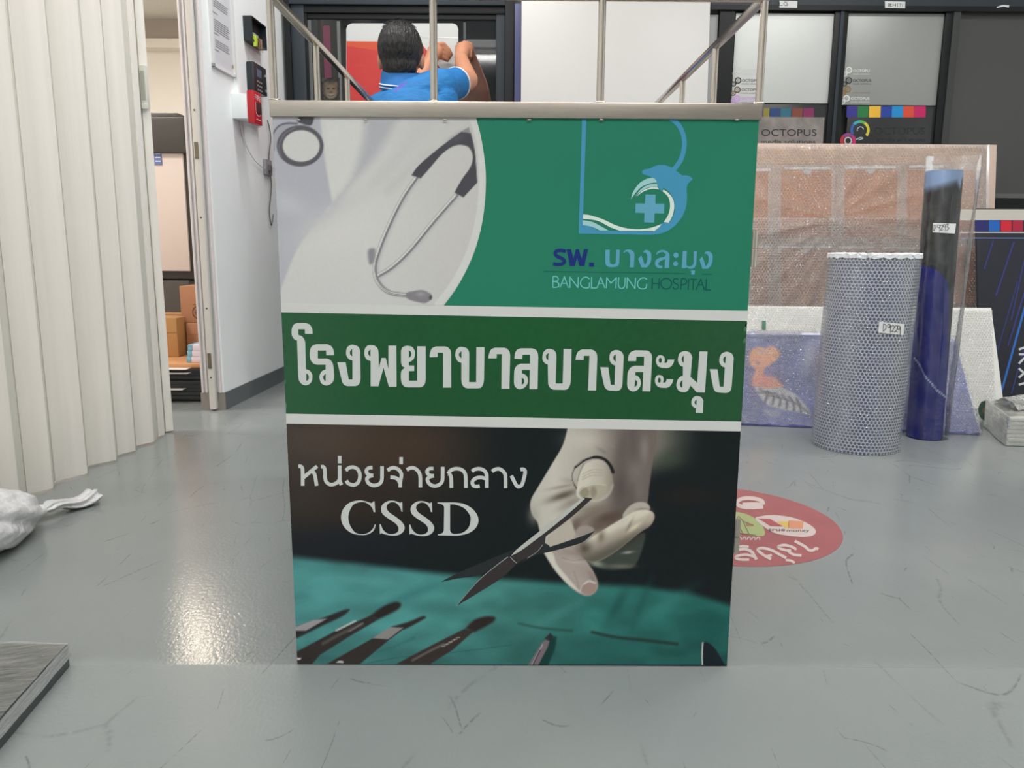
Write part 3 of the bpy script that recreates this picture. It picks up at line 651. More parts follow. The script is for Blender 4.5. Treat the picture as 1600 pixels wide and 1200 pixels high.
d.build('emblem_letter_b', BL, FP, face(3))
d = Draw(860, 180, 6)
d.poly([(303, 985, 1), (390, 1000), (470, 1040), (545, 1081, 1), (462, 1081, 1), (390, 1047), (303, 1030, 1)])
d.build('emblem_wave', PALE, FP, face(4))
d = Draw(860, 180, 6)
d.poly([(753, 792, 1), (775, 720), (830, 642), (900, 598), (960, 588), (985, 605), (1000, 632, 1), (930, 640), (850, 676), (790, 740)])
d.poly([(790, 764, 1), (850, 692), (920, 652), (1000, 641, 1), (1004, 672, 1), (930, 675), (850, 712)])
d.build('emblem_wave', PALE, FP, face(4))
d = Draw(860, 180, 6)
d.poly([(307, 930, 1), (380, 940), (500, 980), (620, 1035), (740, 1064), (860, 1068), (960, 1050), (1040, 1020, 1), (1025, 1045, 1), (975, 1086, 1), (650, 1083, 1), (560, 1050), (440, 990), (305, 972, 1)])
d.poly([(802, 766, 1), (862, 708), (940, 678), (1005, 676, 1), (1018, 697, 1), (950, 690), (872, 716)])
d.poly([(1058, 698, 1), (1100, 725), (1145, 780), (1160, 850), (1145, 940), (1108, 1008, 1), (1062, 1003, 1), (1105, 930), (1121, 850), (1105, 770), (1050, 714, 1)])
d.build('emblem_wave', WAV, FP, face(4))
Draw(860, 180, 6).sharp((890, 743), (985, 745), (983, 828), (1067, 830), (1063, 922), (975, 920), (972, 1008), (878, 1005), (880, 918), (795, 915), (798, 827), (887, 828)).build('emblem_cross', CRS, FP, face(4))
d = Draw(850, 370, 10.667)
d.stroke([(362, 243), (280, 226), (205, 242), (188, 285), (225, 328), (300, 362), (338, 405), (312, 447), (240, 462), (152, 450)], 60)
d.sharp((375, 205), (452, 205), (490, 360), (530, 205), (580, 205), (625, 365), (668, 205), (735, 205), (672, 490), (590, 490), (550, 350), (512, 490), (432, 490)).sharp((750, 428), (832, 428), (832, 498), (750, 498))
d.build('emblem_lettering', NAVY, FP, face(3))
d = Draw(850, 370, 10.667)
d.poly([(1022, 215, 1), (1095, 215, 1), (1095, 415), (1122, 455), (1170, 455), (1195, 425), (1205, 215, 1), (1262, 215, 1), (1253, 430), (1235, 480), (1190, 503), (1090, 503), (1040, 480), (1022, 430)])
d.poly([(1320, 270, 1), (1340, 235), (1380, 215), (1440, 215), (1490, 245), (1507, 300), (1497, 510, 1), (1430, 508, 1), (1435, 330), (1425, 285), (1395, 250), (1360, 250)])
d.at(980, 370, 10.667)
d.poly([(265, 265, 1), (285, 230), (330, 222), (380, 250), (400, 310), (395, 400), (365, 470), (320, 512, 1), (235, 512, 1), (180, 365, 1), (235, 310, 1), (290, 470, 1), (325, 420), (335, 350), (325, 290), (300, 262)])
d.poly([(482, 305, 1), (495, 260), (540, 228), (600, 222), (660, 240), (700, 290), (705, 340), (692, 520, 1), (622, 520, 1), (630, 370, 1), (570, 395), (525, 430), (520, 465), (545, 480), (590, 482, 1), (580, 522, 1), (520, 520), (475, 490), (462, 440), (480, 385), (540, 350), (610, 335), (640, 300), (620, 270), (580, 255), (530, 270)])
d.disc((812, 307), 43).disc((805, 450), 40)
d.poly([(925, 235, 1), (992, 235, 1), (985, 450), (1000, 488), (1050, 492), (1090, 470), (1105, 430), (1107, 240, 1), (1160, 240, 1), (1150, 440), (1130, 500), (1080, 530), (1030, 530), (985, 505, 1), (975, 522, 1), (908, 522, 1)])
d.sharp((1055, 560), (1130, 560), (1118, 630), (1065, 628), (1070, 590))
d.poly([(1285, 285, 1), (1305, 250), (1350, 242), (1405, 275), (1423, 330), (1415, 420), (1385, 490), (1340, 533, 1), (1250, 533, 1), (1202, 380, 1), (1250, 330, 1), (1310, 490, 1), (1345, 440), (1357, 370), (1345, 310), (1320, 285)])
d.build('emblem_lettering', LB, FP, face(3))
d = Draw(850, 370, 10.667); W_ = 19
d.line([(150, 660), (145, 845)], W_).stroke([(150, 662), (205, 662), (235, 690), (225, 730), (150, 746)], W_).stroke([(150, 746), (220, 755), (248, 795), (230, 835), (146, 843)], W_)
d.line([(265, 845), (340, 665), (405, 850)], W_).line([(300, 775), (375, 775)], W_).line([(432, 850), (432, 670), (565, 845), (572, 668)], W_)
d.stroke([(757, 700), (710, 672), (655, 683), (615, 730), (608, 785), (635, 832), (690, 852), (748, 842), (755, 765)], W_)
d.line([(793, 668), (790, 852), (880, 855)], W_).line([(885, 850), (945, 675), (1015, 855)], W_).line([(920, 775), (985, 778)], W_).line([(1038, 855), (1045, 680), (1115, 775), (1205, 680), (1195, 860)], W_)
d.stroke([(1245, 675), (1238, 790), (1258, 848), (1300, 860), (1335, 838), (1348, 780), (1353, 680)], W_).line([(1380, 862), (1388, 682), (1515, 862), (1525, 682)], W_)
d.at(980, 370, 10.667).stroke([(328, 706), (285, 685), (230, 692), (185, 740), (172, 795), (195, 848), (250, 867), (312, 850), (324, 785)], W_)
d.build('emblem_lettering', LT, FP, face(3))
d = Draw(980, 370, 10.667)
d.line([(420, 685), (410, 875)], W_).line([(535, 690), (525, 865)], W_).line([(415, 775), (530, 778)], W_).ring((648, 780), 90, W_)
d.stroke([(852, 718), (825, 697), (785, 700), (765, 735), (785, 770), (830, 790), (855, 825), (835, 860), (795, 870), (760, 845)], W_)
d.line([(888, 880), (905, 695)], W_).stroke([(905, 697), (950, 695), (987, 725), (982, 770), (945, 795), (895, 799)], W_).line([(1025, 695), (1013, 882)], W_).line([(1050, 705), (1165, 710)], W_).line([(1105, 708), (1095, 885)], W_)
d.line([(1145, 885), (1225, 705), (1285, 890)], W_).line([(1180, 800), (1255, 803)], W_).line([(1320, 705), (1310, 885), (1390, 888)], W_)
d.line([(-1390, 573), (-500, 590), (970, 613)], 9).line([(1240, 623), (1408, 625)], 9)
d.build('emblem_lettering', DT, FP, face(3))

# ---- title lettering
d = Draw(430, 480, 8)
d.poly([(470, 333, 1), (375, 333, 1), (372, 275, 1), (290, 275, 1), (290, 345, 1), (330, 360), (360, 392), (376, 435), (378, 480, 1), (386, 775, 1), (430, 790), (462, 835), (466, 880), (455, 930), (420, 965), (380, 975), (335, 960), (300, 915), (290, 870, 1), (275, 415, 1), (235, 395), (210, 350), (206, 300), (215, 250), (240, 212), (280, 197, 1), (380, 197, 1), (430, 215), (462, 265)], [(390, 825, 1), (415, 845), (422, 875), (415, 905), (390, 922, 1)])
d.poly([(738, 600, 1), (640, 600, 1), (637, 540, 1), (535, 540, 1), (535, 640, 1), (640, 640, 1), (680, 652), (715, 690), (730, 750), (738, 860), (730, 915), (700, 955), (650, 977), (610, 970), (575, 945), (557, 890), (562, 838), (590, 797), (632, 778, 1), (632, 718, 1), (530, 718, 1), (485, 705), (445, 660), (433, 590), (442, 520), (470, 480), (520, 462, 1), (650, 462, 1), (700, 485), (730, 535)], [(632, 830, 1), (608, 855), (602, 880), (610, 905), (632, 925, 1)])
d.poly([(778, 687, 1), (882, 687, 1), (920, 903, 1), (967, 903, 1), (967, 665, 1), (925, 650), (893, 605), (888, 560), (900, 505), (940, 473), (980, 470), (1035, 490), (1062, 540), (1064, 580, 1), (1068, 890, 1), (1060, 940), (1028, 978), (990, 985, 1), (900, 985, 1), (865, 970), (840, 935), (832, 905, 1)], [(964, 520, 1), (940, 545), (935, 570), (942, 595), (964, 615, 1)])
d.poly([(1194, 985, 1), (1194, 670, 1), (1150, 655), (1120, 610), (1116, 565), (1125, 515), (1160, 478), (1205, 472), (1255, 487), (1285, 525), (1293, 575, 1), (1297, 765, 1), (1330, 633, 1), (1382, 633, 1), (1416, 770, 1), (1416, 480, 1), (1514, 480, 1), (1518, 992, 1), (1422, 992, 1), (1355, 755, 1), (1292, 987, 1)], [(1192, 528, 1), (1168, 550), (1162, 573), (1170, 595), (1192, 618, 1)])
d.at(600, 480, 8)
d.poly([(214, 690, 1), (214, 545, 1), (230, 505), (265, 486), (300, 483), (350, 495), (382, 540), (388, 590), (375, 640), (345, 672), (312, 685, 1), (312, 728, 1), (378, 728, 1), (378, 798, 1), (312, 798, 1), (312, 918, 1), (416, 918, 1), (416, 488, 1), (522, 488, 1), (522, 900, 1), (512, 955), (482, 990), (450, 1000, 1), (290, 1000, 1), (250, 985), (222, 945), (212, 890, 1), (212, 825, 1), (225, 785), (262, 757, 1), (228, 732)], [(312, 535, 1), (335, 555), (344, 582), (335, 612), (312, 635, 1)])
d.poly([(572, 625, 1), (672, 622, 1), (672, 568, 1), (740, 568, 1), (738, 1003, 1), (840, 1003, 1), (840, 590, 1), (832, 540), (800, 502), (760, 490, 1), (650, 490, 1), (600, 515), (577, 570)])
d.poly([(968, 695, 1), (925, 675), (898, 630), (892, 590), (903, 535), (940, 500), (975, 495), (1030, 510), (1060, 550), (1066, 590, 1), (1064, 935, 1), (1152, 935, 1), (1155, 500, 1), (1256, 500, 1), (1250, 900, 1), (1240, 960), (1212, 1002), (1175, 1012, 1), (1040, 1012, 1), (1000, 995), (975, 955), (967, 900, 1)], [(968, 548, 1), (945, 570), (937, 593), (945, 615), (968, 640, 1)])
d.poly([(1305, 638, 1), (1408, 638, 1), (1410, 585, 1), (1472, 585, 1), (1468, 1018, 1), (1568, 1018, 1), (1577, 610, 1), (1570, 560), (1540, 520), (1505, 506, 1), (1385, 506, 1), (1338, 530), (1312, 590)])
d.at(780, 490, 8)
d.poly([(190, 562, 1), (288, 567, 1), (290, 513, 1), (385, 513, 1), (385, 625, 1), (270, 625, 1), (220, 650), (192, 700), (186, 760, 1), (184, 860, 1), (195, 905), (230, 938), (270, 943), (320, 920), (350, 880), (360, 840), (350, 790), (325, 762), (285, 745, 1), (287, 703, 1), (383, 703, 1), (378, 943, 1), (480, 943, 1), (488, 540, 1), (480, 490), (455, 450), (405, 433, 1), (270, 433, 1), (220, 455), (196, 505)], [(283, 800, 1), (305, 815), (313, 845), (305, 872), (283, 890, 1)])
d.poly([(607, 635, 1), (575, 622), (545, 585), (540, 535), (555, 480), (590, 447), (630, 440), (680, 455), (708, 490), (714, 540, 1), (705, 873, 1), (793, 873, 1), (805, 440, 1), (905, 442, 1), (893, 850, 1), (880, 905), (850, 943), (815, 953, 1), (680, 950, 1), (640, 930), (615, 890), (610, 850, 1)], [(615, 492, 1), (592, 510), (584, 537), (592, 562), (612, 583, 1)])
d.poly([(953, 577, 1), (1055, 580, 1), (1057, 527, 1), (1127, 527, 1), (1110, 958, 1), (1210, 960, 1), (1225, 550, 1), (1217, 500), (1190, 465), (1150, 448, 1), (1035, 447, 1), (990, 470), (965, 515)])
d.poly([(1262, 668, 1), (1362, 670, 1), (1393, 887, 1), (1440, 889, 1), (1449, 648, 1), (1410, 630), (1382, 590), (1378, 545), (1390, 490), (1430, 460), (1475, 455), (1525, 475), (1552, 520), (1554, 560, 1), (1540, 870, 1), (1530, 920), (1505, 955), (1465, 965, 1), (1375, 960, 1), (1335, 940), (1310, 895)], [(1456, 508, 1), (1433, 525), (1425, 550), (1432, 580), (1455, 600, 1)])
d.at(960, 500, 8)
d.poly([(168, 512, 1), (270, 513, 1), (274, 457, 1), (370, 458, 1), (367, 572, 1), (250, 570, 1), (200, 595), (170, 645), (162, 700, 1), (157, 800, 1), (168, 850), (200, 882), (240, 890), (290, 870), (322, 825), (330, 785), (318, 735), (290, 700), (260, 690, 1), (263, 648, 1), (360, 648, 1), (348, 888, 1), (447, 890, 1), (470, 480, 1), (463, 430), (430, 390), (395, 380, 1), (260, 377, 1), (205, 400), (175, 450)], [(258, 742, 1), (280, 765), (284, 790), (275, 820), (250, 836, 1)])
el = lambda cx, cy, rx, ry: [(cx+rx*math.cos(q), cy+ry*math.sin(q)) for q in np.linspace(0, 2*math.pi, 10, False)]
d.poly([(665, 492, 1), (748, 493, 1), (735, 540), (705, 580), (665, 600, 1), (590, 598, 1), (545, 575), (520, 530), (522, 480), (545, 447), (580, 440), (615, 455), (628, 490), (622, 535, 1), (650, 533), (663, 512)], el(572, 503, 19, 32))
d.poly([(650, 738, 1), (735, 740, 1), (722, 785), (690, 828), (650, 847, 1), (575, 845, 1), (530, 820), (507, 775), (510, 725), (535, 692), (565, 687), (600, 700), (612, 735), (607, 782, 1), (636, 778), (648, 757)], el(560, 752, 18, 32))
d.poly([(855, 582, 1), (820, 565), (795, 520), (795, 470), (815, 415), (860, 390), (900, 390), (945, 410), (968, 460), (967, 500, 1), (950, 710, 1), (1033, 785, 1), (1062, 393, 1), (1162, 393, 1), (1130, 905, 1), (1028, 903, 1), (947, 815, 1), (925, 870), (890, 897), (850, 900), (800, 880), (775, 830), (775, 790), (795, 735), (830, 705), (855, 698, 1)], [(868, 440, 1), (846, 465), (840, 490), (848, 518), (863, 537, 1)], [(850, 750, 1), (825, 775), (817, 800), (825, 830), (848, 847, 1)])
d.poly([(1017, 1100, 1), (985, 1085), (962, 1050), (965, 1000), (990, 962), (1030, 950), (1080, 962), (1108, 1000), (1110, 1030, 1), (1103, 1160, 1), (1015, 1158, 1)], [(1027, 993, 1), (1007, 1010), (1000, 1030), (1007, 1050), (1024, 1063, 1)])
d.poly([(1190, 613, 1), (1287, 615, 1), (1315, 830, 1), (1363, 831, 1), (1378, 592, 1), (1340, 575), (1312, 530), (1312, 480), (1335, 425), (1380, 400), (1415, 398), (1465, 420), (1488, 470), (1487, 510, 1), (1465, 820, 1), (1455, 870), (1425, 903), (1385, 912, 1), (1300, 905, 1), (1260, 890), (1235, 845)], [(1392, 450, 1), (1365, 470), (1358, 495), (1366, 525), (1384, 543, 1)])
d.build('title_lettering', inkmat('ink_lettering', (184, 187, 184)), FP, face(4))

# ---- unit name
d = Draw(460, 690, 8); W_ = 45
d.stroke([(52, 306), (82, 308), (100, 330), (104, 380), (105, 460), (105, 550)], W_).line([(105, 455), (285, 306)], W_).stroke([(215, 372), (246, 390), (262, 440), (280, 550)], W_)
d.stroke([(332, 313), (360, 313), (380, 340), (385, 400), (386, 455), (402, 502), (442, 532), (490, 532), (535, 510), (568, 470)], W_).stroke([(568, 295), (568, 420), (570, 490), (590, 540)], W_).line([(568, 178), (568, 270)], W_)
d.stroke([(645, 362), (680, 328), (735, 317), (790, 342), (817, 395), (818, 450), (800, 505), (755, 538), (710, 535), (672, 517), (650, 485)], W_)
d.stroke([(978, 323), (930, 328), (902, 360), (910, 395), (940, 415), (986, 422)], W_).stroke([(986, 422), (940, 432), (908, 460), (922, 510), (965, 540), (1010, 545), (1065, 525), (1093, 480), (1097, 400), (1097, 305)], W_)
d.stroke([(1165, 360), (1205, 332), (1255, 325), (1310, 355), (1338, 405), (1335, 450), (1325, 500), (1323, 570)], W_).stroke([(1200, 445), (1250, 448), (1295, 470), (1318, 515)], W_).line([(1335, 192), (1335, 280)], W_)
d.stroke([(1405, 352), (1450, 328), (1500, 330), (1550, 370), (1573, 430), (1575, 570)], W_)
d.at(640, 690, 8)
d.stroke([(298, 335), (250, 337), (220, 365), (228, 400), (258, 420), (303, 426)], W_).stroke([(303, 426), (255, 437), (224, 468), (240, 515), (280, 545), (325, 553), (380, 530), (410, 485), (414, 400), (414, 313)], W_)
d.stroke([(523, 577), (521, 470), (510, 418), (485, 400)], W_).stroke([(482, 402), (510, 362), (550, 342), (600, 337), (655, 352), (690, 390), (702, 440), (704, 577)], W_)
d.stroke([(780, 370), (815, 346), (870, 338), (925, 355), (958, 395), (965, 440), (965, 577)], W_).stroke([(960, 462), (900, 448), (840, 452), (795, 482), (785, 520), (805, 552), (845, 558), (876, 552)], W_)
d.stroke([(1030, 370), (1070, 346), (1120, 340), (1170, 370), (1197, 420), (1200, 580)], W_)
d.stroke([(1385, 347), (1425, 345), (1444, 370), (1436, 430), (1415, 510), (1395, 548), (1360, 562), (1335, 545), (1312, 505), (1272, 425)], W_)
d.at(420, 640, 4.615)
d.poly([(763, 660, 1), (768, 738, 1), (757, 738, 1), (742, 702), (705, 672), (665, 665), (610, 685), (580, 740), (575, 790), (590, 840), (625, 885), (675, 897), (720, 885), (750, 858), (766, 826, 1), (772, 829, 1), (757, 870), (720, 896), (670, 903), (600, 890), (545, 845), (522, 785), (535, 720), (580, 672), (650, 653), (700, 660), (740, 672), (755, 660, 1)])
S = [(963, 665, 1), (965, 735, 1), (957, 735, 1), (945, 700), (915, 670), (880, 667), (855, 685), (850, 710), (870, 740), (920, 775), (965, 815), (980, 850), (965, 885), (925, 905), (870, 905), (830, 895), (812, 890), (802, 898, 1), (800, 825, 1), (808, 825, 1), (825, 865), (860, 893), (900, 895), (930, 880), (935, 850), (915, 820), (870, 790), (825, 755), (810, 720), (820, 685), (855, 660), (895, 655), (935, 665), (950, 672), (957, 663, 1)]
d.poly(S); d.poly([(p[0]+213, p[1]+3)+tuple(p[2:]) for p in S])
d.poly([(1217, 668, 1), (1340, 668, 1), (1410, 680), (1475, 720), (1510, 780), (1500, 840), (1450, 885), (1380, 905), (1330, 907, 1), (1220, 905, 1), (1220, 897, 1), (1250, 890), (1263, 870, 1), (1265, 700, 1), (1250, 682), (1217, 675, 1)], [(1307, 682, 1), (1350, 685), (1410, 710), (1450, 760), (1455, 800), (1440, 850), (1400, 885), (1350, 895), (1320, 890), (1307, 870, 1)])
d.build('unit_lettering', inkmat('ink_lettering', (184, 187, 184)), FP, face(4))
Draw().sharp((455, 1038.6), (1150, 1038.6), (1150, 1043), (455, 1043)).build('bottom_edge', mat('panel_bottom_dark', (20, 24, 26), .5), FP, face(5))

# ================================================================== LEFT SIDE
# folding door: visible leaves (px on the floor line), joined by return leaves turned away
t = thing('folding_door', 'pale wood grain accordion folding door drawn half open across the doorway on the left', 'door', (-1.06, 1.8, 0))
DOORM = mat('door_pvc_grain', (239, 235, 227), .38, var=.055, vscale=30, stretch=(1, 1, .035), bump=.12, bscale=90)
DOORE = mat('door_hinge_strip', (222, 222, 210), .4)
vis = [((42, 773.5), (83, 765)), ((85.5, 754), (136, 742)), ((136.5, 729.5), (181, 721)), ((183, 713), (211, 706)), ((212, 698.5), (240, 692)), ((247, 684), (256, 681))]
leaf = [(onZ(*a)[:2], onZ(*b)[:2]) for a, b in vis]
a0 = leaf[0][0]; step = leaf[1][0]-leaf[0][0]
pre = []
for k in range(1, 5):
    o = np.array([.002*k, -.128*k]); pre.append((leaf[0][0]+o, leaf[0][1]+o))
leaf = pre[::-1]+leaf
def slab(name, a, b, th, z0, z1, m, parent, bev=.0015):
    a = np.asarray(a, float); b = np.asarray(b, float); n = np.array([-(b-a)[1], (b-a)[0]]); n = n/np.linalg.norm(n)*th/2
    return MB().prism([tuple(a-n), tuple(b-n), tuple(b+n), tuple(a+n)], z0, z1).build(name, m, parent, bev=bev)
for i, (a, b) in enumerate(leaf):
    slab('leaf', a, b, .007, .004, 2.0, DOORM, t)
    if i+1 < len(leaf): slab('fold_strip', b+np.array([-.001, .001]), leaf[i+1][0]+np.array([-.001, -.001]), .004, .005, 1.995, DOORE, t, .001)
ea = onZ(257, 676)[:2]; eb = onZ(269.5, 674)[:2]
slab('fold_strip', leaf[-1][1], ea, .004, .005, 1.995, DOORE, t, .001)
lead = slab('leading_post', ea, eb, .022, .004, 2.0, DOORM, t, .003)
# moulded pull handle on the leading post
ym = (ea[1]+eb[1])/2-.011
top = onY(224, 103, ym)[2]; bot = onY(232, 170, ym)[2]; hx = onY(226.5, 137, ym)[0]; HW = mat('handle_white', (220, 222, 212), .35)
h = MB().box(hx-.010, hx+.010, ym-.012, ym+.004, bot, top).build('pull_handle', HW, lead, bev=.003)
MB().box(hx-.004, hx+.011, ym-.022, ym-.008, bot-.004, bot+.012).build('latch', HW, h, bev=.002)
MB().box(hx-.0055, hx+.0055, ym-.0135, ym-.0115, bot+.022, top-.016).build('grip_shade', mat('handle_shadow_grey', (176, 178, 168), .5), h)  # raised grey strip paints the shade of a hollow grip
tag(MB().box(-1.10, -1.03, .9, 2.69, 2.0, 2.02).build('trim_4', mat('track_white', (222, 222, 216), .4)), kind='structure')

# objects fixed to the far left wall -----------------------------------
W3 = np.array([wn[0], wn[1], 0.])
def wpt(u, n, z): p = WA+wu*u+wn*n; return (p[0], p[1], z)
def wu_of(px, py, off=0.):
    p = onP(px, py, np.array([WA[0], WA[1], 0])+W3*off, W3); return float(np.dot(p[:2]-WA, wu)), float(p[2])
def wbox(mb, u0, u1, n0, n1, z0, z1):
    return mb.hexa([wpt(u0, n0, z0), wpt(u1, n0, z0), wpt(u1, n1, z0), wpt(u0, n1, z0), wpt(u0, n0, z1), wpt(u1, n0, z1), wpt(u1, n1, z1), wpt(u0, n1, z1)])
def wmap(off):
    def f(px, py, e=0):
        u, z = wu_of(px, py, off); return wpt(u, off+e, z)
    return f
def uvw(off, layer=.0006):
    """draw in wall units: x along the wall (mm), y down (mm) from a given u,z"""
    def mk(u, z):
        def f(x, y, e=0): return wpt(u+x/1000, off+layer+e, z-y/1000)
        return f
    return mk
def wloc(u, z): p = wpt(u, 0, z); return p
# framed notice
u0, zb = wu_of(330.5, 103); u1, _ = wu_of(365.5, 122); zt = zb+.297; UN1 = u1
t = thing('notice_frame', 'white framed printed notice hanging on the far left wall', 'notice', wloc(u0, zb))
NF = mat('notice_frame_white', (225, 227, 226), .4); NP = mat('notice_paper', (206, 209, 212), .5); NI = mat('notice_ink', (120, 122, 128), .6)
f = MB(); wbox(f, u0, u1, 0, .010, zb, zb+.010); wbox(f, u0, u1, 0, .010, zt-.010, zt); wbox(f, u0, u0+.010, 0, .010, zb, zt); wbox(f, u1-.010, u1, 0, .010, zb, zt)
f.build('frame', NF, t)
f = MB(); wbox(f, u0+.008, u1-.008, .001, .005, zb+.008, zt-.008); pp = f.build('paper', NP, t)
d = Draw(); WD = (u1-u0)*1000
rr = random.Random(3)
for blk, (ys, n) in enumerate(((18, 1), (45, 1), (75, 4), (118, 1), (140, 6), (185, 1), (205, 4), (238, 1))):
    for k in range(n):
        a = 22 if n == 1 else 30; d.line([(a, ys+k*7), (a+(40 if n == 1 else WD-62-rr.random()*22), ys+k*7)], 2.2)
d.line([(22, 10), (28, 17), (36, 8)], 2.5)
d.build('print', NI, pp, uvw(.005)(u0, zt))
d = Draw(); d.disc((WD-18, 262), 7); d.build('seal', mat('seal_gold', (150, 136, 84), .5), pp, uvw(.005)(u0, zt))
# key rack
off = .034
ua, za = wu_of(393, 24, off); ub, _ = wu_of(416, 48, off); _, zk = wu_of(393, 60, off)
zk0, zk1 = zk-.004, za
BK = mat('plastic_black', (34, 40, 44), .4)
t = thing('key_rack', 'small black wall key rack with keys and a lime green tag', 'key rack', wloc(ua, zk0))
f = MB(); wbox(f, ua, ub, 0, .004, zk0, zk1); wbox(f, ua, ua+.004, .004, off, zk0, zk1); wbox(f, ub-.004, ub, .004, off, zk0, zk1); wbox(f, ua+.004, ub-.004, .004, off, zk0, zk0+.006); wbox(f, ua+.004, ub-.004, .004, off, zk1-.004, zk1); wbox(f, ua+.004, ub-.004, .004, .010, zk0+.006, zk1-.004)
f.build('case', BK, t)
f = MB(); wbox(f, ua+.03, ub-.03, .010, .0125, zk0+.034, zk0+.046); f.build('name_plate', mat('plate_white', (190, 194, 192), .4), t)
for k, (du, col, nm) in enumerate(((.022, (196, 226, 72), 'key_tag'), (.036, (178, 208, 66), 'key_tag'), (.066, (120, 92, 70), 'key'), (.084, (150, 128, 98), 'key'))):
    u = ua+du; f = MB(); wbox(f, u-.004, u+.004, off-.006, off+.004, zk0-.016+.004*(k % 2), zk0+.024); f.build(nm, mat('key_col%d' % k, col, .4), t, bev=.001)
for du in (.03, .10):
    u = min(ua+du, ub-.006); f = MB(); pts = [wpt(u+.006*math.cos(q), off, zk0-.012+.008*math.sin(q)) for q in np.linspace(0, 6.28, 14)]; f.tube(pts, .0009, 6).build('key_ring', mat('ring_steel', (140, 136, 130), .3, 1.), t, smooth=True)
# access keypad
off = .030
ua, za = wu_of(396, 95, off); ub, _ = wu_of(416.5, 112, off); _, zk = wu_of(396, 140, off)
t = thing('access_keypad', 'black wall keypad reader with a small grey screen above the red alarm', 'keypad', wloc(ua, zk))
f = MB(); wbox(f, ua, ub, 0, off, zk, za); body = f.build('body', mat('keypad_body', (36, 44, 48), .35), t, bev=.006)
f = MB(); wbox(f, ua+(ub-ua)*.22, ua+(ub-ua)*.55, off, off+.001, za-.05, za-.020); f.build('screen', mat('keypad_screen', (92, 108, 128), .2), t)
for r_ in range(4):
    for c in range(3):
        uu = ua+(ub-ua)*(.25+.14*c); zz = za-.066-.015*r_; f = MB(); wbox(f, uu-.004, uu+.004, off, off+.0015, zz-.003, zz+.003); f.build('button', mat('button_grey', (142, 150, 150), .4), t)
for zz in (za-.03, zk+.02): f = MB(); uu = ub-.016; wbox(f, uu-.004, uu+.004, off, off+.001, zz-.004, zz+.004); f.build('indicator', mat('indicator_pale', (196, 204, 204), .3), t)
# conduit box and trunking behind the alarm
uj, zj1 = wu_of(383.5, 146, .052); _, zj0 = wu_of(383.5, 184, .052)
t = thing('conduit_box', 'white square conduit box on the left wall beside the red alarm', 'electrical box', wloc(uj, zj0))
f = MB(); wbox(f, uj, uj+.085, 0, .052, zj0, zj1); f.build('box', WHITE, t, bev=.002)
f = MB(); wbox(f, UN1+.006, UN1+.024, 0, .012, zj1+.002, 2.3); f.build('trunking', WHITE, t)
f = MB(); wbox(f, uj+.085, min(uj+.24, .80), .004, .02, zj0+.004, zj0+.02); f.build('trunking', WHITE, t)
# fire alarm call point
off = .078
ua, za = wu_of(396, 140.5, off); ub, _ = wu_of(408.5, 158, off); _, zk = wu_of(396, 191, off)
RED = mat('alarm_red', (186, 32, 44), .35); LET = mat('alarm_white', (226, 214, 212), .5)
t = thing('fire_alarm', 'red fire alarm pull station with white lettering on the left wall', 'fire alarm', wloc(ua, zk))
f = MB(); wbox(f, ua, ub, .0525, off, zk, za); f.build('body', RED, t, bev=.003)
h_ = (za-zk)*1000; w_ = (ub-ua)*1000
f = MB(); wbox(f, ua+.25*w_/1000, ub-.12*w_/1000, off, off+.003, zk+.34*(za-zk), za-.33*(za-zk)); f.build('pull_bar', mat('alarm_bar', (60, 44, 46), .4), t, bev=.001)
d = Draw(); d.text('FIRE', w_*.12, h_*.27, h_*.17, w_*.76); d.stroke([(w_*.2, h_*.33), (w_*.2, h_*.66), (w_*.5, h_*.74), (w_*.86, h_*.66)], 2.6); d.line([(w_*.2, h_*.86), (w_*.8, h_*.86)], 2.6)
d.build('lettering', LET, t, uvw(off, .0008)(ua, za))
# hanging cables by the kiosk edge
CB = mat('cable_dark', (70, 74, 76), .5); CW = mat('cable_white', (214, 216, 214), .5)
for nm, lab, pts, r_, m in (('cable', 'thin dark cables hanging on the wall left of the kiosk photo', [(418, 188), (423, 215), (420, 250), (424, 290), (421, 330), (424, 352), (427, 335)], .0022, CB),
                            ('cable', 'white looping cable drooping from the conduit box', [(376, 188), (382, 220), (396, 248), (415, 264), (428, 262)], .0022, CW)):
    P_ = [wpt(wu_of(x, y, .008)[0], .008, wu_of(x, y, .008)[1]) for x, y in [tuple(q) for q in path(pts, False, 5)]]
    tag(MB().tube(P_, r_, 8).build(nm, m, smooth=True), lab, 'cable')
uo, zo = wu_of(418, 248, .02)
t = thing('wall_socket', 'small grey wall socket half hidden behind the kiosk edge', 'socket', wloc(uo, zo-.05))
f = MB(); wbox(f, uo, uo+.07, 0, .012, zo-.06, zo); f.build('plate', mat('socket_grey', (150, 146, 150), .5), t, bev=.002)
f = MB(); wbox(f, uo+.02, uo+.05, .012, .02, zo-.045, zo-.02); f.build('plug', mat('plug_grey', (110, 108, 110), .5), t, bev=.002)

# things in the room next door -----------------------------------------
def pxb(x0, x1, ytop, ybot, Y):
    a = onY(x0, (ytop+ybot)/2, Y)[0]; b = onY(x1, (ytop+ybot)/2, Y)[0]; xm = (x0+x1)/2
    return a, b, onY(xm, ybot, Y)[2], onY(xm, ytop, Y)[2]
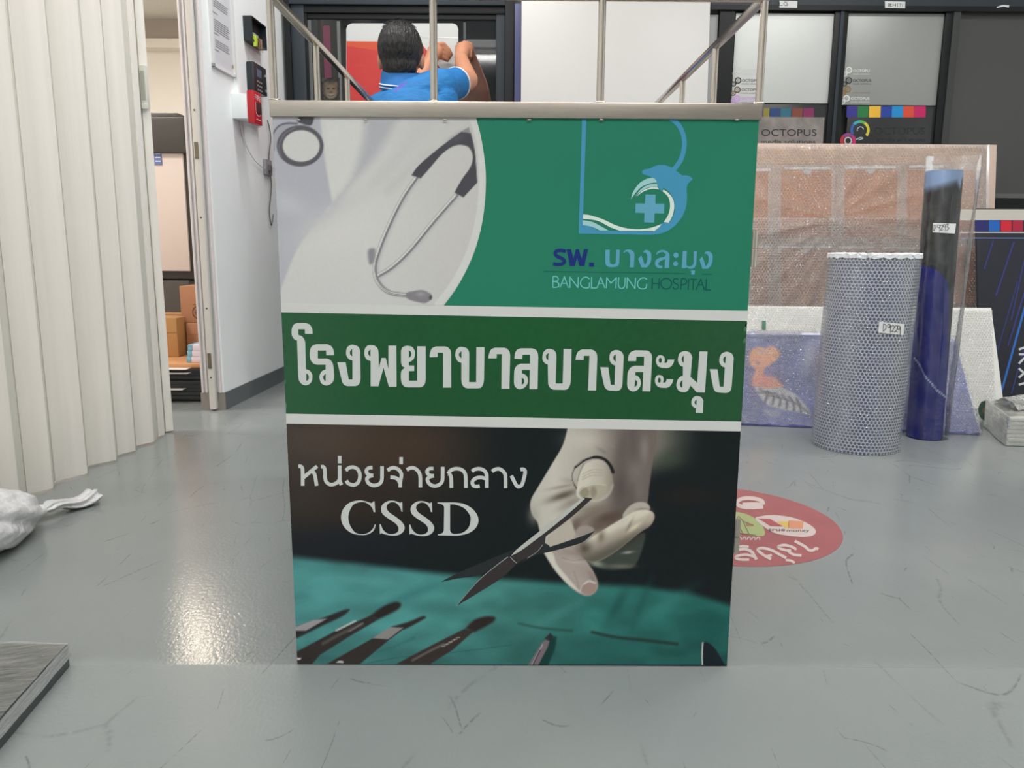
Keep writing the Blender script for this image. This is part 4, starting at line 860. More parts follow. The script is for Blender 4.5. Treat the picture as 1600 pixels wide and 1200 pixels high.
# stack of black boards
ST0 = onZ(290, 628)[1]; SX0 = -1.62; SX1 = -1.11; NB = 9
ztop = float(onY(290, 569, ST0)[2]); hh = (ztop-.006)/NB
for k in range(NB):
    r_ = random.Random(k); dx = (r_.random()-.5)*.02; dy = (r_.random()-.5)*.016
    z0 = .006+k*hh; nm = ['lowest', 'second', 'third', 'fourth', 'fifth', 'sixth', 'seventh', 'eighth', 'topmost'][k]
    m = mat('board_black', (38, 42, 46), .28, bump=.15, bscale=30) if k < NB-1 else mat('board_orange', (206, 150, 104), .5)
    o = MB().box(SX0+dx, SX1+dx, ST0+dy, ST0+.62+dy, z0+.0004, z0+hh-.0004).build('wrapped_board', m, bev=.002)
    tag(o, ('black film wrapped board beyond the doorway, %s from the floor' % nm) if k < NB-1 else 'tan cardboard sheet on top of the black boards beyond the doorway', 'board', 'boards stacked beyond the doorway')
    if k in (2, 6, 7):
        x1 = onY({2: 290, 6: 300, 7: 298}[k], 600, ST0)[0]
        sh = MB().box(SX0+.05, x1, ST0-.035, ST0+.12, z0+hh-.0007, z0+hh+.0007)
        tag(sh.build('paper_sheet', mat('paper_white', (228, 222, 220), .5)), 'loose white paper sheet sticking out of the black boards, %s' % {2: 'the low one', 6: 'the middle one', 7: 'the upper one'}[k], 'paper')
MB().box(SX0, SX1, ST0+.01, ST0+.60, .0, .0064)
tag(MB().box(SX0+.03, SX1-.03, ST0+.03, ST0+.58, 0, .0064).build('wooden_pallet', mat('pallet_wood', (120, 96, 74), .7)), 'thin wooden pallet under the black boards', 'pallet')
# paper packs
for k, (yt, yb) in enumerate(((557.5, 571), (548.5, 557.5), (539.5, 548.5))):
    Y = ST0+.04; a, b, z0, z1 = pxb(291.5, 318, yt, yb, Y); b = -1.11
    z0 = ztop+k*.0225; z1 = z0+.0222
    t = thing('paper_pack', 'white paper pack with a blue wrapper end, %s of the three on the boards' % ['bottom', 'middle', 'top'][k], 'paper pack', (a+.1, Y+.1, z0), 'paper packs on the boards')
    MB().box(a+.018+.002*k, b, Y, Y+.19, z0, z1).build('ream', mat('ream_white', (226, 214, 226), .5), t, bev=.002)
    MB().box(a+.002*k, a+.018+.002*k, Y, Y+.19, z0, z1).build('wrapper_end', mat('ream_blue', (126, 178, 200), .4, var=.3, vscale=60), t, bev=.002)
CARD = mat('cardboard', (176, 124, 92), .7, var=.05, vscale=10); CARD2 = mat('cardboard_tan', (184, 136, 84), .7, var=.05, vscale=10); TAPE = mat('tape_brown', (150, 106, 76), .35); CP = mat('carton_print', (112, 74, 58), .7)
def carton(name, label, x0, x1, Y, z0, z1, m, dep=.24, mark=False, band=True):
    t = thing(name, label, 'box', ((x0+x1)/2, Y+dep/2, z0))
    MB().box(x0, x1, Y, Y+dep, z0, z1).build('carton', m, t, bev=.003)
    MB().box(x0+.002, x1-.002, Y+dep/2-.02, Y+dep/2+.02, z1, z1+.0006).build('tape', TAPE, t)
    if band: MB().box(x0+.003, x1-.003, Y-.0007, Y, z0+(z1-z0)*.62, z0+(z1-z0)*.635).build('flap_seam', TAPE, t)
    if mark:
        d = Draw(); f_ = lambda x, y, e=0: (x0+x/1000, Y-.0008-e, z1-y/1000); s = (z1-z0)*1000
        d.ring((s*.5, s*.72), s*.17, s*.035).ring((s*.5, s*.72), s*.10, s*.02).line([(s*.38, s*.72), (s*.62, s*.72)], s*.03).line([(s*.5, s*.58), (s*.5, s*.86)], s*.03)
        d.build('print', CP, t, f_)
        Draw().line([(s*.35, s*.5), (s*.66, s*.5)], s*.02).build('print_line', CP, t, f_); Draw().disc((s*.62, s*.24), s*.05).build('print_mark', CP, t, f_)
    return t
Yb_ = ST0+.26
a, b, z0, z1 = pxb(292, 330, 505, 560, Yb_)
carton('cardboard_box', 'brown cardboard box behind the paper packs, under another box', a, -1.115, Yb_, ztop+.0005, z1, CARD, .26)
zz = z1
a2, _, _, z2 = pxb(282, 330, 447, 504, Yb_+.01)
carton('cardboard_box', 'brown cardboard box with a round printed mark, on top beyond the doorway', a2, -1.115, Yb_+.008, zz+.0012, z2, CARD, .24, True, False)
a3, b3, z3, z4 = pxb(255, 283, 497, 566, Yb_-.07)
carton('cardboard_box', 'tan cardboard box on the boards beside the folding door edge', a3-.12, b3-.014, Yb_-.07, ztop+.0005, z4, CARD2, .28)
# large printer
YM = Yb_+.36
GR = mat('printer_dark', (70, 66, 64), .45); PW = mat('printer_panel', (226, 210, 202), .5); FRM = mat('printer_frame', (64, 58, 54), .4)
t = thing('large_printer', 'tall printer with a dark grey lid and pale front panel beyond the doorway', 'printer', (-1.75, YM+.3, 0))
a, b, z0, z1 = pxb(238, 300, 222, 430, YM)
MB().box(a-.4, b+.012, YM+.012, YM+.5, z0-.02, z1+.012).build('body', FRM, t, bev=.012)
MB().box(a-.38, b-.026, YM, YM+.014, z0+.018, z1-.01).build('front_panel', PW, t, bev=.004)
_, xr, zl0, zl1 = pxb(238, 291, 172, 240, YM)
MB().prism([(a-.4, YM-.02), (xr, YM-.02), (xr, YM+.5), (a-.4, YM+.5)], zl0, zl1-.03).build('lid', GR, t, bev=.012)
MB().box(a-.4, xr-.05, YM+.05, YM+.45, zl1-.035, zl1).build('lid_top', GR, t, bev=.015)
_, xk, zk0, zk1 = pxb(238, 299, 438, 497, YM)
MB().box(a-.4, xk, YM-.01, YM+.46, zk0-.3, zk1).build('lower_tray', mat('printer_lower', (82, 78, 74), .5), t, bev=.01)
MB().box(a-.36, xk-.05, YM+.04, YM+.42, 0, zk0-.3).build('stand', FRM, t)
p0, p1, zq0, zq1 = pxb(240, 250.5, 226, 257, YM-.012)
t2 = thing('blue_leaflet', 'small blue leaflet taped below the dark printer lid', 'leaflet', (p0, YM-.006, zq0))
MB().box(p0-.03, p1, YM-.004, YM-.0008, zq0, zq1).build('sheet', mat('leaflet_blue', (104, 120, 176), .5), t2)
for k in range(4): MB().box(p0+.002, p1-.004, YM-.0048, YM-.004, zq0+.012+k*.016, zq0+.017+k*.016).build('text_line', mat('leaflet_white', (214, 216, 228), .5), t2)

# plastic bag with a knotted neck, bottom left --------------------------
BAG = mat('bag_film', (216, 217, 218), .28, var=.07, vscale=24, bump=1., bscale=30, coat=.4)
bc = np.array([-.985, 1.36])
t = thing('plastic_bag', 'milky white plastic bag tied in a knot lying on the floor by the folding door', 'bag', (float(bc[0]), float(bc[1]), 0))
kn = np.array([*onZ(64, 800, .02)[:2], .022]); e1 = np.array([*onZ(150, 774, .015)[:2], .018])
c0 = np.array([bc[0], bc[1], .06])
def bagfn(u, v):
    th = u*2*math.pi; s = v
    ax = kn-c0; ax[2] = 0; L = np.linalg.norm(ax); ax /= L; sd = np.array([-ax[1], ax[0], 0])
    x = -.16+(L+.16)*s; prof = np.clip(np.sqrt(np.clip(1-((s-.42)/.56)**2, 0, 1)), .10, 1); prof = np.where(s > .8, prof*np.interp(s, [.8, 1], [1, .34]), prof)
    wr = 1+.05*np.sin(9*th+6*s)*sst(.6,.95,s)+.01*np.sin(23*th+5*s)+.30*(vnoise(np.cos(th)*30+200, s*70+np.sin(th)*30+200, 12, 4)-.5)
    R = .066*prof*wr; Z = .058*prof*wr
    P = c0[None]+ax[None]*x[:, None]+sd[None]*(R*np.cos(th))[:, None]; P[:, 2] = np.maximum(.0555*prof+.004*(1-prof)+Z*np.sin(th), .001)+.012*s**4
    return P
gridmesh('body', BAG, t, 90, 46, bagfn)
MB().ball(kn, (.014, .012, .014), 16, 10).build('knot', BAG, t, smooth=True)
def tailfn(u, v):
    th = u*2*math.pi; ax = e1-kn; P = kn[None]+ax[None]*v[:, None]; sd = np.array([-ax[1], ax[0], 0]); sd /= np.linalg.norm(sd)
    R = np.interp(v, [0, .12, .3, .7, .95, 1], [.006, .016, .014, .020, .024, .010])*(1+.22*np.sin(6*th+9*v)+.1*np.sin(15*th+22*v))
    P = P+sd[None]*(R*np.cos(th))[:, None]; P[:, 2] = np.maximum(P[:, 2]*np.interp(v, [0, 1], [1, .8])+.62*R*np.sin(th)+.006*np.sin(7*v), .001); return P
gridmesh('tail', BAG, t, 40, 40, tailfn)

# stretch-wrapped dark board, bottom left corner ------------------------
fr = onZ(108, 1047); b2 = onZ(0, 1172)
hgt = float(H0-0) ; zt_ = .036
A = np.array([*onZ(106, 1003, zt_)[:2]]); Bp = np.array([*onZ(0, 1122, zt_)[:2]])     # right corner and a point on the near edge, top level
ed = (Bp-A)/np.linalg.norm(Bp-A); C2 = np.array([*onZ(0, 1001, zt_)[:2]]); eb_ = (C2-A)/np.linalg.norm(C2-A)
foot = [tuple(A), tuple(A+eb_*.55), tuple(A+eb_*.55+ed*.5), tuple(A+ed*.5)]
t = thing('dark_display_board', 'dark panel in clear stretch film lying on the floor in the near left corner', 'board', (float(A[0]-.2), float(A[1]-.2), 0))
MB().prism(foot, .0, zt_-.003).build('panel', mat('panel_dark', (50, 58, 60), .3), t, bev=.002)
WRAP = bpy.data.materials.new('stretch_film'); WRAP.use_nodes = True
def filmmat(m, tint, a0, a1, stretch, bumpd=.002, rough=.15, boost=2.):
    nt = m.node_tree
    tc = nt.nodes.new('ShaderNodeTexCoord'); mp = nt.nodes.new('ShaderNodeMapping'); nt.links.new(tc.outputs['UV'], mp.inputs[0]); mp.inputs['Scale'].default_value = stretch
    n = nt.nodes.new('ShaderNodeTexNoise'); n.inputs['Scale'].default_value = 1; n.inputs['Detail'].default_value = 4; n.inputs['Distortion'].default_value = .8; nt.links.new(mp.outputs[0], n.inputs[0])
    r = nt.nodes.new('ShaderNodeMapRange'); nt.links.new(n.outputs['Fac'], r.inputs[0]); r.inputs[1].default_value = .35; r.inputs[2].default_value = .72; r.inputs[3].default_value = a0; r.inputs[4].default_value = a1
    bp = nt.nodes.new('ShaderNodeBump'); bp.inputs['Strength'].default_value = .8; bp.inputs['Distance'].default_value = bumpd; nt.links.new(n.outputs['Fac'], bp.inputs['Height'])
    filmshader(nt, r.outputs[0], bp.outputs['Normal'], tint, rough, boost)
    return m
filmmat(WRAP, (212, 212, 204), .02, .22, (16, 90, 1), .004, .10)
f4 = [np.array(p) for p in foot]
def topfilm(u, v):
    P = (f4[0][None]*(1-u)[:, None]+f4[1][None]*u[:, None])*(1-v)[:, None]+(f4[3][None]*(1-u)[:, None]+f4[2][None]*u[:, None])*v[:, None]
    z = zt_-.002+.0015*vnoise(u*40, v*40, 2.5, 2)+.002*np.abs(np.sin(u*9+v*5))*vnoise(u*20, v*20, 6, 5)
    return np.concatenate([P, z[:, None]], 1)
gridmesh('film', WRAP, t, 60, 60, topfilm, lambda u, v: np.stack([u*.5+v*.3, v*.5-u*.2], -1))
def sidefilm(u, v):
    P = f4[0][None]*(1-u)[:, None]+f4[3][None]*u[:, None]; nrm = np.array([ed[1], -ed[0]]); nrm = nrm if np.dot(nrm, eb_) < 0 else -nrm
    P = P+nrm[None]*(.0015+.0015*vnoise(u*60, v*8, 3, 9))[:, None]; return np.concatenate([P, (.015+v*(zt_-.015))[:, None]], 1)
gridmesh('film', WRAP, t, 60, 8, sidefilm, lambda u, v: np.stack([u*.5, v*.06], -1))

# ================================================================== BACK WALL
def py_(Y, off=0.):
    def f(px, py, e=0): p = onY(px, py, Y); return (p[0], Y-off-e, p[2])
    return f
def bx(px0, px1, py0, py1, Y, y0, y1, mb=None):
    """box whose front face at Y spans the given px at mid height"""
    mb = mb or MB(); ym = (py0+py1)/2; xm = (px0+px1)/2
    return mb.box(onY(px0, ym, Y)[0], onY(px1, ym, Y)[0], y0, y1, onY(xm, py1, Y)[2], onY(xm, py0, Y)[2])
ZW = 2.3
YF = YB-.05
def xat(px, py=90, Y=YF): return onY(px, py, Y)[0]
# glazed unit with the man working on it
GLASS = mat('tinted_glass', (22, 25, 27), .06, spec=.5)
wd = tag(MB().box(xat(446), xat(455), YF, YB, 0, ZW).build('window_1', FRAME), kind='structure')
FR2 = mat('frame_slate', (48, 55, 61), .4, spec=.3)
zt1 = onY(620, 30, YF+.02)[2]
MB().box(xat(455), xat(476), YF+.012, YB, 0, ZW).build('frame_jamb', FR2, wd, bev=.002)
MB().box(xat(476), xat(480), YF+.02, YB, 0, ZW).build('frame_lip', FRAME, wd)
MB().box(xat(789), xat(804), YF, YB, 0, ZW).build('frame_jamb', FRAME, wd, bev=.002)
MB().box(xat(775), xat(789), YF+.02, YB, 0, ZW).build('frame_lip', FR2, wd, bev=.002)
z8 = onY(620, 7, YF)[2]
MB().box(xat(455), xat(789), YF, YB, z8, z8+.05).build('frame_head', FR2, wd, bev=.002)
MB().box(xat(476), xat(789), YF+.014, YB, onY(620, 19, YF)[2], z8).build('frame_head', FRAME, wd, bev=.003)
MB().box(xat(480), xat(775), YF+.024, YB, zt1, onY(620, 19, YF)[2]).build('frame_head', FRAME, wd, bev=.003)
MB().box(xat(480), xat(775), YF+.03, YF+.036, 0, zt1).build('pane', GLASS, wd)
MB().box(xat(455), xat(789), YF+.038, YB-.001, 0, ZW).build('backing', mat('window_backing', (20, 22, 23), .6), wd)
YG = YF+.03
# reflected bands and strips seen through the glass, painted onto the pane
for px0, px1, y0, y1, c, lab in ((483, 488, 31, 158, (92, 96, 96), None), (506, 517, 40, 128, (96, 34, 62), None), (528, 533, 33, 158, (96, 100, 98), None), (724, 728, 35, 64, (66, 68, 70), None), (729, 776, 62, 74, (86, 88, 88), None), (729, 776, 80, 85, (70, 72, 72), None)):
    bx(px0, px1, y0, y1, YG, YG-.0012, YG, None).build('glass_image', mat('pane_image_%d_%d' % (px0, y0), c, .4), wd)
# reflection of a big-cat picture, painted low on the glass
def paint_cat(X, Y):
    P = Paint(X, Y); P.C[:] = (52, 50, 47); P.frame(500, 122, 4)
    P.C += (vnoise(X, Y, 3, 5)[:, None]-.5)*40
    P.ell((68, 80), 40, 46, (104, 92, 78), 3); P.ell((40, 38), 14, 12, (94, 82, 70), 2); P.ell((98, 38), 14, 12, (94, 82, 70), 2)
    P.ell((52, 66), 8, 5, (40, 34, 30), 1); P.ell((86, 66), 8, 5, (40, 34, 30), 1); P.ell((69, 92), 10, 8, (70, 52, 46), 1.5); P.ell((69, 110), 22, 14, (132, 124, 112), 3)
    P.stroke([(52, 108), (69, 114), (88, 108)], 4, (48, 40, 36), 1)
    return P.C*.9
def catfn(u, v):
    q = np.stack([503+u*28, 160-v*38], -1); d_ = FW[None]+RT[None]*((q[:, :1]-800)/F)+UP[None]*((600-q[:, 1:])/F); p = CO+d_*(YG/d_[:, 1:2]); p[:, 1] = YG-.0016; return p
gridmesh('glass_image', vcolmat('photo_print'), wd, 28, 38, catfn, None, lambda u, v: ink(np.clip(paint_cat(503+u*28, 160-v*38), 0, 255)), smooth=False)

# sign sheet being applied: white rounded board with red film
YS = YG-.004
def rrect(x0, x1, y0, y1, r): return [(x0+r, y0, 1), (x1-r, y0, 1), (x1-r*.3, y0+r*.3), (x1, y0+r, 1), (x1, y1, 1), (x0, y1, 1), (x0, y0+r, 1), (x0+r*.3, y0+r*.3)]
t = thing('sign_sheet', 'rounded white sign sheet with red film being pressed on the dark glass', 'sign', tuple(onY(628, 200, YS)))
def thickdraw(name, pts, m, Y, th, parent):
    lp = path(pts, True, 4); n = len(lp); V = [py_(Y)(*p) for p in lp]; B_ = [(x, y+th, z) for x, y, z in V]
    tr = tessellate_polygon([[Vector((p[0], p[1], 0)) for p in lp]])
    return MB().add(V+B_, [tuple(a) for a in tr]+[tuple(i+n for i in a[::-1]) for a in tr]+[(i, (i+1) % n, n+(i+1) % n, n+i) for i in range(n)]).build(name, m, parent)
sb = thickdraw('sheet', rrect(541, 716, 36.5, 290, 9), mat('sign_white', (196, 199, 197), .35), YS, .003, t)
RF = mat('film_red', (188, 46, 44), .3, var=.05, vscale=6)
Draw().poly([(541.5, 64.5, 1), (600, 65, 1), (660, 70, 1), (690, 110), (700, 135), (716, 128, 1), (716, 290, 1), (541.5, 290, 1)]).build('red_film', RF, t, py_(YS, .0006))
Draw().poly([(541.5, 64.5, 1), (605, 65, 1), (605, 80), (541.5, 72, 1)]).build('orange_film', mat('film_orange', (196, 72, 40), .3), t, py_(YS, .0010))
Draw().sharp((640, 58), (715.5, 58), (715.5, 36.5+24)).build('film_edge', mat('film_pale', (220, 222, 220), .3), t, py_(YS, .0010))
# peeled backing paper curling away at the right
def curl(u, v):
    q = np.stack([np.interp(v, [0, .35, .7, 1], [738, 762, 774, 784])*u+np.interp(v, [0, 1], [714, 700])*(1-u), np.interp(v, [0, 1], [66, 240])+u*6*(1-v)], -1)
    Yv = YS-.01-.10*u*u*np.interp(v, [0, .4, 1], [.5, 1, .7])-.03*np.sin(v*5)*u
    d_ = FW[None]+RT[None]*((q[:, :1]-800)/F)+UP[None]*((600-q[:, 1:])/F); return CO+d_*(Yv/d_[:, 1])[:, None]
o = gridmesh('backing_film', mat('film_brown', (112, 86, 74), .4, var=.2, vscale=9), None, 20, 30, curl, thick=.0008)
tag(o, 'curled brown backing film peeling off beside the man\'s right hand', 'film')
# big white board and a navy board edge
YP0, YP1 = 3.335, 3.45
zt2 = float(onY(960, 1, YP1)[2]); 
def leanboard(name, label, cat, x0, x1, ya, yb, z1, th, m, z0=0., parts=True):
    n = np.array([0, -(z1-z0), (yb-ya)]); n = n/np.linalg.norm(n)*th
    P = [(x0, ya, z0), (x1, ya, z0), (x1, yb, z1), (x0, yb, z1)]; B_ = [(x, y-n[1], max(z-n[2], 0.)) for x, y, z in P]
    return MB().add(P+B_, [(0, 1, 2, 3), (7, 6, 5, 4), (0, 4, 5, 1), (1, 5, 6, 2), (2, 6, 7, 3), (3, 7, 4, 0)])
xl, xr = onY(814.5, 80, YP1-.02)[0], onY(1108, 80, YP1-.02)[0]
t = thing('white_board', 'large blank white board leaning upright behind the kiosk railing', 'board', ((xl+xr)/2, YP0, 0))
leanboard('', '', '', xl, xr, YP0, YP1, zt2, .012, None).build('panel', mat('board_white', (198, 197, 193), .4, var=.01, vscale=2), t, bev=.001)
leanboard('', '', '', xl, xr, YP1-.004, YP1+.004, zt2+.008, .016, None, zt2+.0003).build('top_edge', mat('board_top_edge', (200, 196, 190), .4), t)
xl2 = onY(804, 80, YP1-.01)[0]
t = thing('navy_board', 'narrow navy blue board edge showing left of the large white board', 'board', (xl2, 3.25, 0))
leanboard('', '', '', xl2, xl+.012, YP0+.02, YP1+.016, zt2-.01, .010, None).build('panel', mat('board_navy', (46, 52, 98), .4), t, bev=.001)

# display frames on the right ------------------------------------------
wd2 = tag(MB().box(xat(1122.5, 80), xat(1146, 80), YF, YB, 0, ZW).build('window_2', FRAME), kind='structure')
MB().box(xat(1298, 120), xat(1319, 120), YF, YB, 0, ZW).build('frame_mullion', FRAME, wd2, bev=.002)
MB().box(xat(1306, 120), xat(1311, 120), YF-.006, YF, 0, ZW).build('frame_rib', FR2, wd2)
MB().box(xat(1469, 120), xat(1491, 120), YF, YB, 0, ZW).build('frame_mullion', FRAME, wd2, bev=.002)
MB().box(xat(1480, 120), xat(1491, 120), YF-.006, YF, 0, ZW).build('frame_rib', mat('frame_rib_grey', (54, 56, 55), .4), wd2)
zr1 = onY(1380, 2, YF)[2]; zr0 = onY(1380, 18, YF)[2]
MB().box(xat(1110, 10), xat(1680, 10), YF-.008, YF-.0005, zr0+.02, zr1+.10).build('frame_rail', FR2, wd2)
MB().box(xat(1110, 10), xat(1680, 10), YF-.012, YF-.0005, zr0, zr0+.02).build('frame_rail', FRAME, wd2)
MB().box(xat(1491, 120), xat(1720, 120), YF+.02, YB, 0, zr1).build('pane', mat('pane_dark_film', (70, 71, 69), .3), wd2)
bx(1491, 1700, 303, 310, YF, YF-.015, YF+.02).build('frame_ledge', mat('ledge_grey', (98, 99, 97), .35), wd2)
bx(1491, 1700, 313, 327, YF, YF-.01, YF+.02).build('frame_ledge', FRAME, wd2)
MB().box(xat(1106, 60), xat(1122.5, 60), YF+.02, YB-.002, 0, onY(1115, 21, YF)[2]).build('pane', mat('pane_sliver', (176, 178, 177), .35), wd2)
SIL = mat('acrylic_silver', (200, 203, 200), .45, .2); SIL2 = mat('acrylic_grey', (150, 153, 150), .38, .25); BLKP = mat('acrylic_black', (44, 46, 46), .25)
YA = YF+.012
def samplepanel(name, label, px0, px1, y0, y1, m):
    t = thing(name, label, 'sample panel', tuple(onY((px0+px1)/2, y1, YA)))
    o = bx(px0, px1, y0, y1, YA, YA, YA+.004).build('sheet', m, t, bev=.0008)
    return t
t1 = samplepanel('sample_panel', 'pale silver acrylic sample panel with a column of small logos, nearest the kiosk post', 1146.5, 1299, 21, 161, SIL)
t2 = samplepanel('sample_panel', 'grey acrylic sample panel with white, black and gold logos', 1319.5, 1469, 21, 164.5, SIL2)
def logo(d, cx, cy, sx, sy, k):
    d.ring((cx, cy), 24*k, 11*k, 24).ring((cx, cy), 9*k, 4*k, 14).ring((sx, sy), 19*k, 9*k, 22).ring((sx, sy), 7*k, 4*k, 12)
    d.stroke([(cx-8*k, cy+24*k), (cx-20*k, cy+30*k), (sx+16*k, sy-14*k)], 10*k)
def logorow(t, name, m, cx, cy, sx, sy, txt, tx, ty, w1, sub=True):
    d = Draw(1130, 90, 6.667); logo(d, cx, cy, sx, sy, 1.15)
    if txt: d.text(txt, tx, ty, 28, w1, weight=.012)
    if sub: d.text('media solutions', tx, ty+28, 15, w1)
    d.build(name, m, t, py_(YA, .0006))
LK = mat('logo_black', (40, 40, 44), .4); LW = mat('logo_white', (222, 224, 220), .4); LG = mat('logo_gold', (156, 122, 66), .35, .5); LP = mat('logo_purple', (196, 150, 220), .4); LF = mat('logo_faint', (204, 206, 206), .4); LD = mat('logo_bronze', (104, 84, 56), .4)
logorow(t1, 'printed_logo', LF, 165, 132, 122, 168, 'OCTOPUS', 205, 148, 178)
logorow(t1, 'printed_logo', LK, 155, 238, 108, 275, 'OCTOPUS', 196, 252, 190)
logorow(t1, 'printed_logo', LD, 148, 335, 104, 372, 'OCTOPUS', 190, 348, 190)
logorow(t1, 'printed_logo', LP, 145, 425, 100, 455, 'OCTOPUS', 188, 438, 190)
logorow(t2, 'printed_logo', LW, 1310, 130, 1266, 172, 'OCTOPU', 1354, 150, 170)
logorow(t2, 'printed_logo', LK, 1308, 238, 1264, 275, 'OCTOPUS', 1350, 252, 192)
logorow(t2, 'printed_logo', LG, 1297, 330, 1254, 368, None, 1340, 345, 190)
logorow(t2, 'printed_logo', LW, 1285, 424, 1242, 464, 'OCTOPUS', 1328, 440, 195)
t3 = samplepanel('swatch_panel', 'dark sample panel with muted colour squares beside the kiosk corner', 1146.5, 1299, 163, 330, BLKP)
for x0, x1, c in ((362, 418, (96, 50, 110)), (420, 480, (132, 128, 50)), (486, 592, (32, 60, 112)), (600, 708, (38, 100, 120)), (718, 826, (122, 62, 48)), (834, 946, (124, 34, 84))):
    Draw(1130, 90, 6.667).sharp((x0, 527), (x1, 527), (x1-4, 644), (x0-4, 644)).build('colour_square', mat('sq%d' % x0, c, .4), t3, py_(YA, .0006))
# clear acrylic strip with lettering in a plastic sleeve
a = onY(1180, 182, YA-.01); b = onY(1286, 240, YA-.01)
t = thing('lettered_strip', 'grey plastic sleeve strip with black two line lettering beside the kiosk corner', 'sign', (float(a[0]), YA-.01, float(b[2])))
o = bx(1168, 1286, 183, 246, YA-.006, YA-.008, YA-.004).build('strip', mat('sleeve_grey', (136, 130, 126), .22, var=.25, vscale=14, bump=.5, bscale=18), t)
d = Draw(1130, 90, 6.667); d.text('OCTOPUS', 396, 815, 72, 575); d.text('media solutions', 396, 900, 48, 565)
d.build('lettering', LK, o, py_(YA-.008, .0008))
t4 = samplepanel('swatch_panel', 'black sample panel with bright colour squares and a rainbow double ring logo', 1319.5, 1469, 166, 330, BLKP)
for x0, x1, c in ((185, 312, (52, 46, 138)), (325, 452, (32, 118, 58)), (466, 606, (232, 182, 56)), (610, 746, (30, 60, 150)), (750, 886, (22, 136, 200)), (890, 1022, (212, 74, 52)), (1028, 1168, (192, 22, 94))):
    Draw(1300, 90, 8).sharp((x0, 608), (x1+4, 608), (x1, 748), (x0-6, 748)).build('colour_square', mat('sqb%d' % x0, c, .4), t4, py_(YA, .0006))
for a0, a1, c in ((2.6, 3.9, (44, 92, 170)), (3.9, 4.7, (60, 170, 190)), (4.7, 5.3, (90, 176, 80)), (5.3, 7.0, (206, 196, 62))):
    Draw(1300, 90, 8).ring((350, 905), 104, 34, 16, a0=a0, a1=a1).build('logo_arc', mat('arc%d' % int(a0*10), c, .4), t4, py_(YA, .0006))
Draw(1300, 90, 8).ring((355, 905), 40, 10, 10, a0=2.8, a1=6.1).stroke([(300, 1025), (350, 1000), (385, 1010), (330, 1030)], 12).build('logo_arc', mat('arc_pale', (180, 200, 206), .4), t4, py_(YA, .0006))
for a0, a1, c in ((1.2, 3.9, (196, 44, 60)), (3.9, 5.6, (146, 66, 132)), (-.7, 1.2, (196, 40, 110))):
    Draw(1300, 90, 8).ring((200, 1040), 78, 40, 16, a0=a0, a1=a1).build('logo_arc', mat('arcs%d' % int(a0*10), c, .4), t4, py_(YA, .0006))
Draw(1300, 90, 8).ring((200, 1040), 42, 16, 24).build('logo_ring', mat('arc_white', (206, 198, 200), .4), t4, py_(YA, .0007))
d = Draw(1300, 90, 8); d.text('OCTOPUS', 530, 958, 88, 630); d.text('media solutions', 560, 1050, 50, 600)
d.build('lettering', mat('letter_tone_black', (30, 32, 33), .15), t4, py_(YA, .0006))
# paper labels on the rail
LAB = mat('label_paper', (214, 216, 214), .5); PEN = mat('pen_ink', (46, 48, 60), .5)
YL = YF-.0125
for x0, x1, y0, y1, marks, lab in ((1217.5, 1246, 1, 12.5, [[(72, 10), (72, 34), (92, 34)], [(120, 14), (104, 12), (98, 24), (106, 36), (122, 34), (122, 24), (112, 24)]], 'small white paper label with two handwritten letters on the frame rail'),
                                  (1382.5, 1414.5, 2, 13, [[(755, 22), (752, 42)], [(752, 22), (772, 26), (756, 32), (774, 40), (752, 42)], [(782, 22), (780, 42)], [(798, 22), (796, 42)], [(781, 32), (797, 32)], [(812, 20), (806, 32), (812, 44)], [(818, 24), (832, 24), (824, 42)], [(842, 22), (840, 42)]], 'small white paper label with handwritten numbers on the frame rail')):
    t = thing('paper_label', lab, 'label', tuple(onY((x0+x1)/2, y1, YL)))
    Draw().sharp((x0, y0), (x1, y0+.6), (x1-.4, y1), (x0+.3, y1-.5)).build('label', LAB, t, py_(YL, .0003))
    d = Draw(1200, 0, 4)
    for s_ in marks: d.line(s_, 3.2)
    d.build('handwriting', PEN, t, py_(YL, .0008))
t = thing('tape_scrap', 'torn white tape scrap on the frame rail at far right', 'tape', tuple(onY(1568, 10, YL)))
Draw().poly([(1557, 11, 1), (1566, 8), (1577, 8.5, 1), (1576, 12, 1), (1568, 10.5), (1558, 12.5, 1)]).build('scrap', LAB, t, py_(YL, .0003))

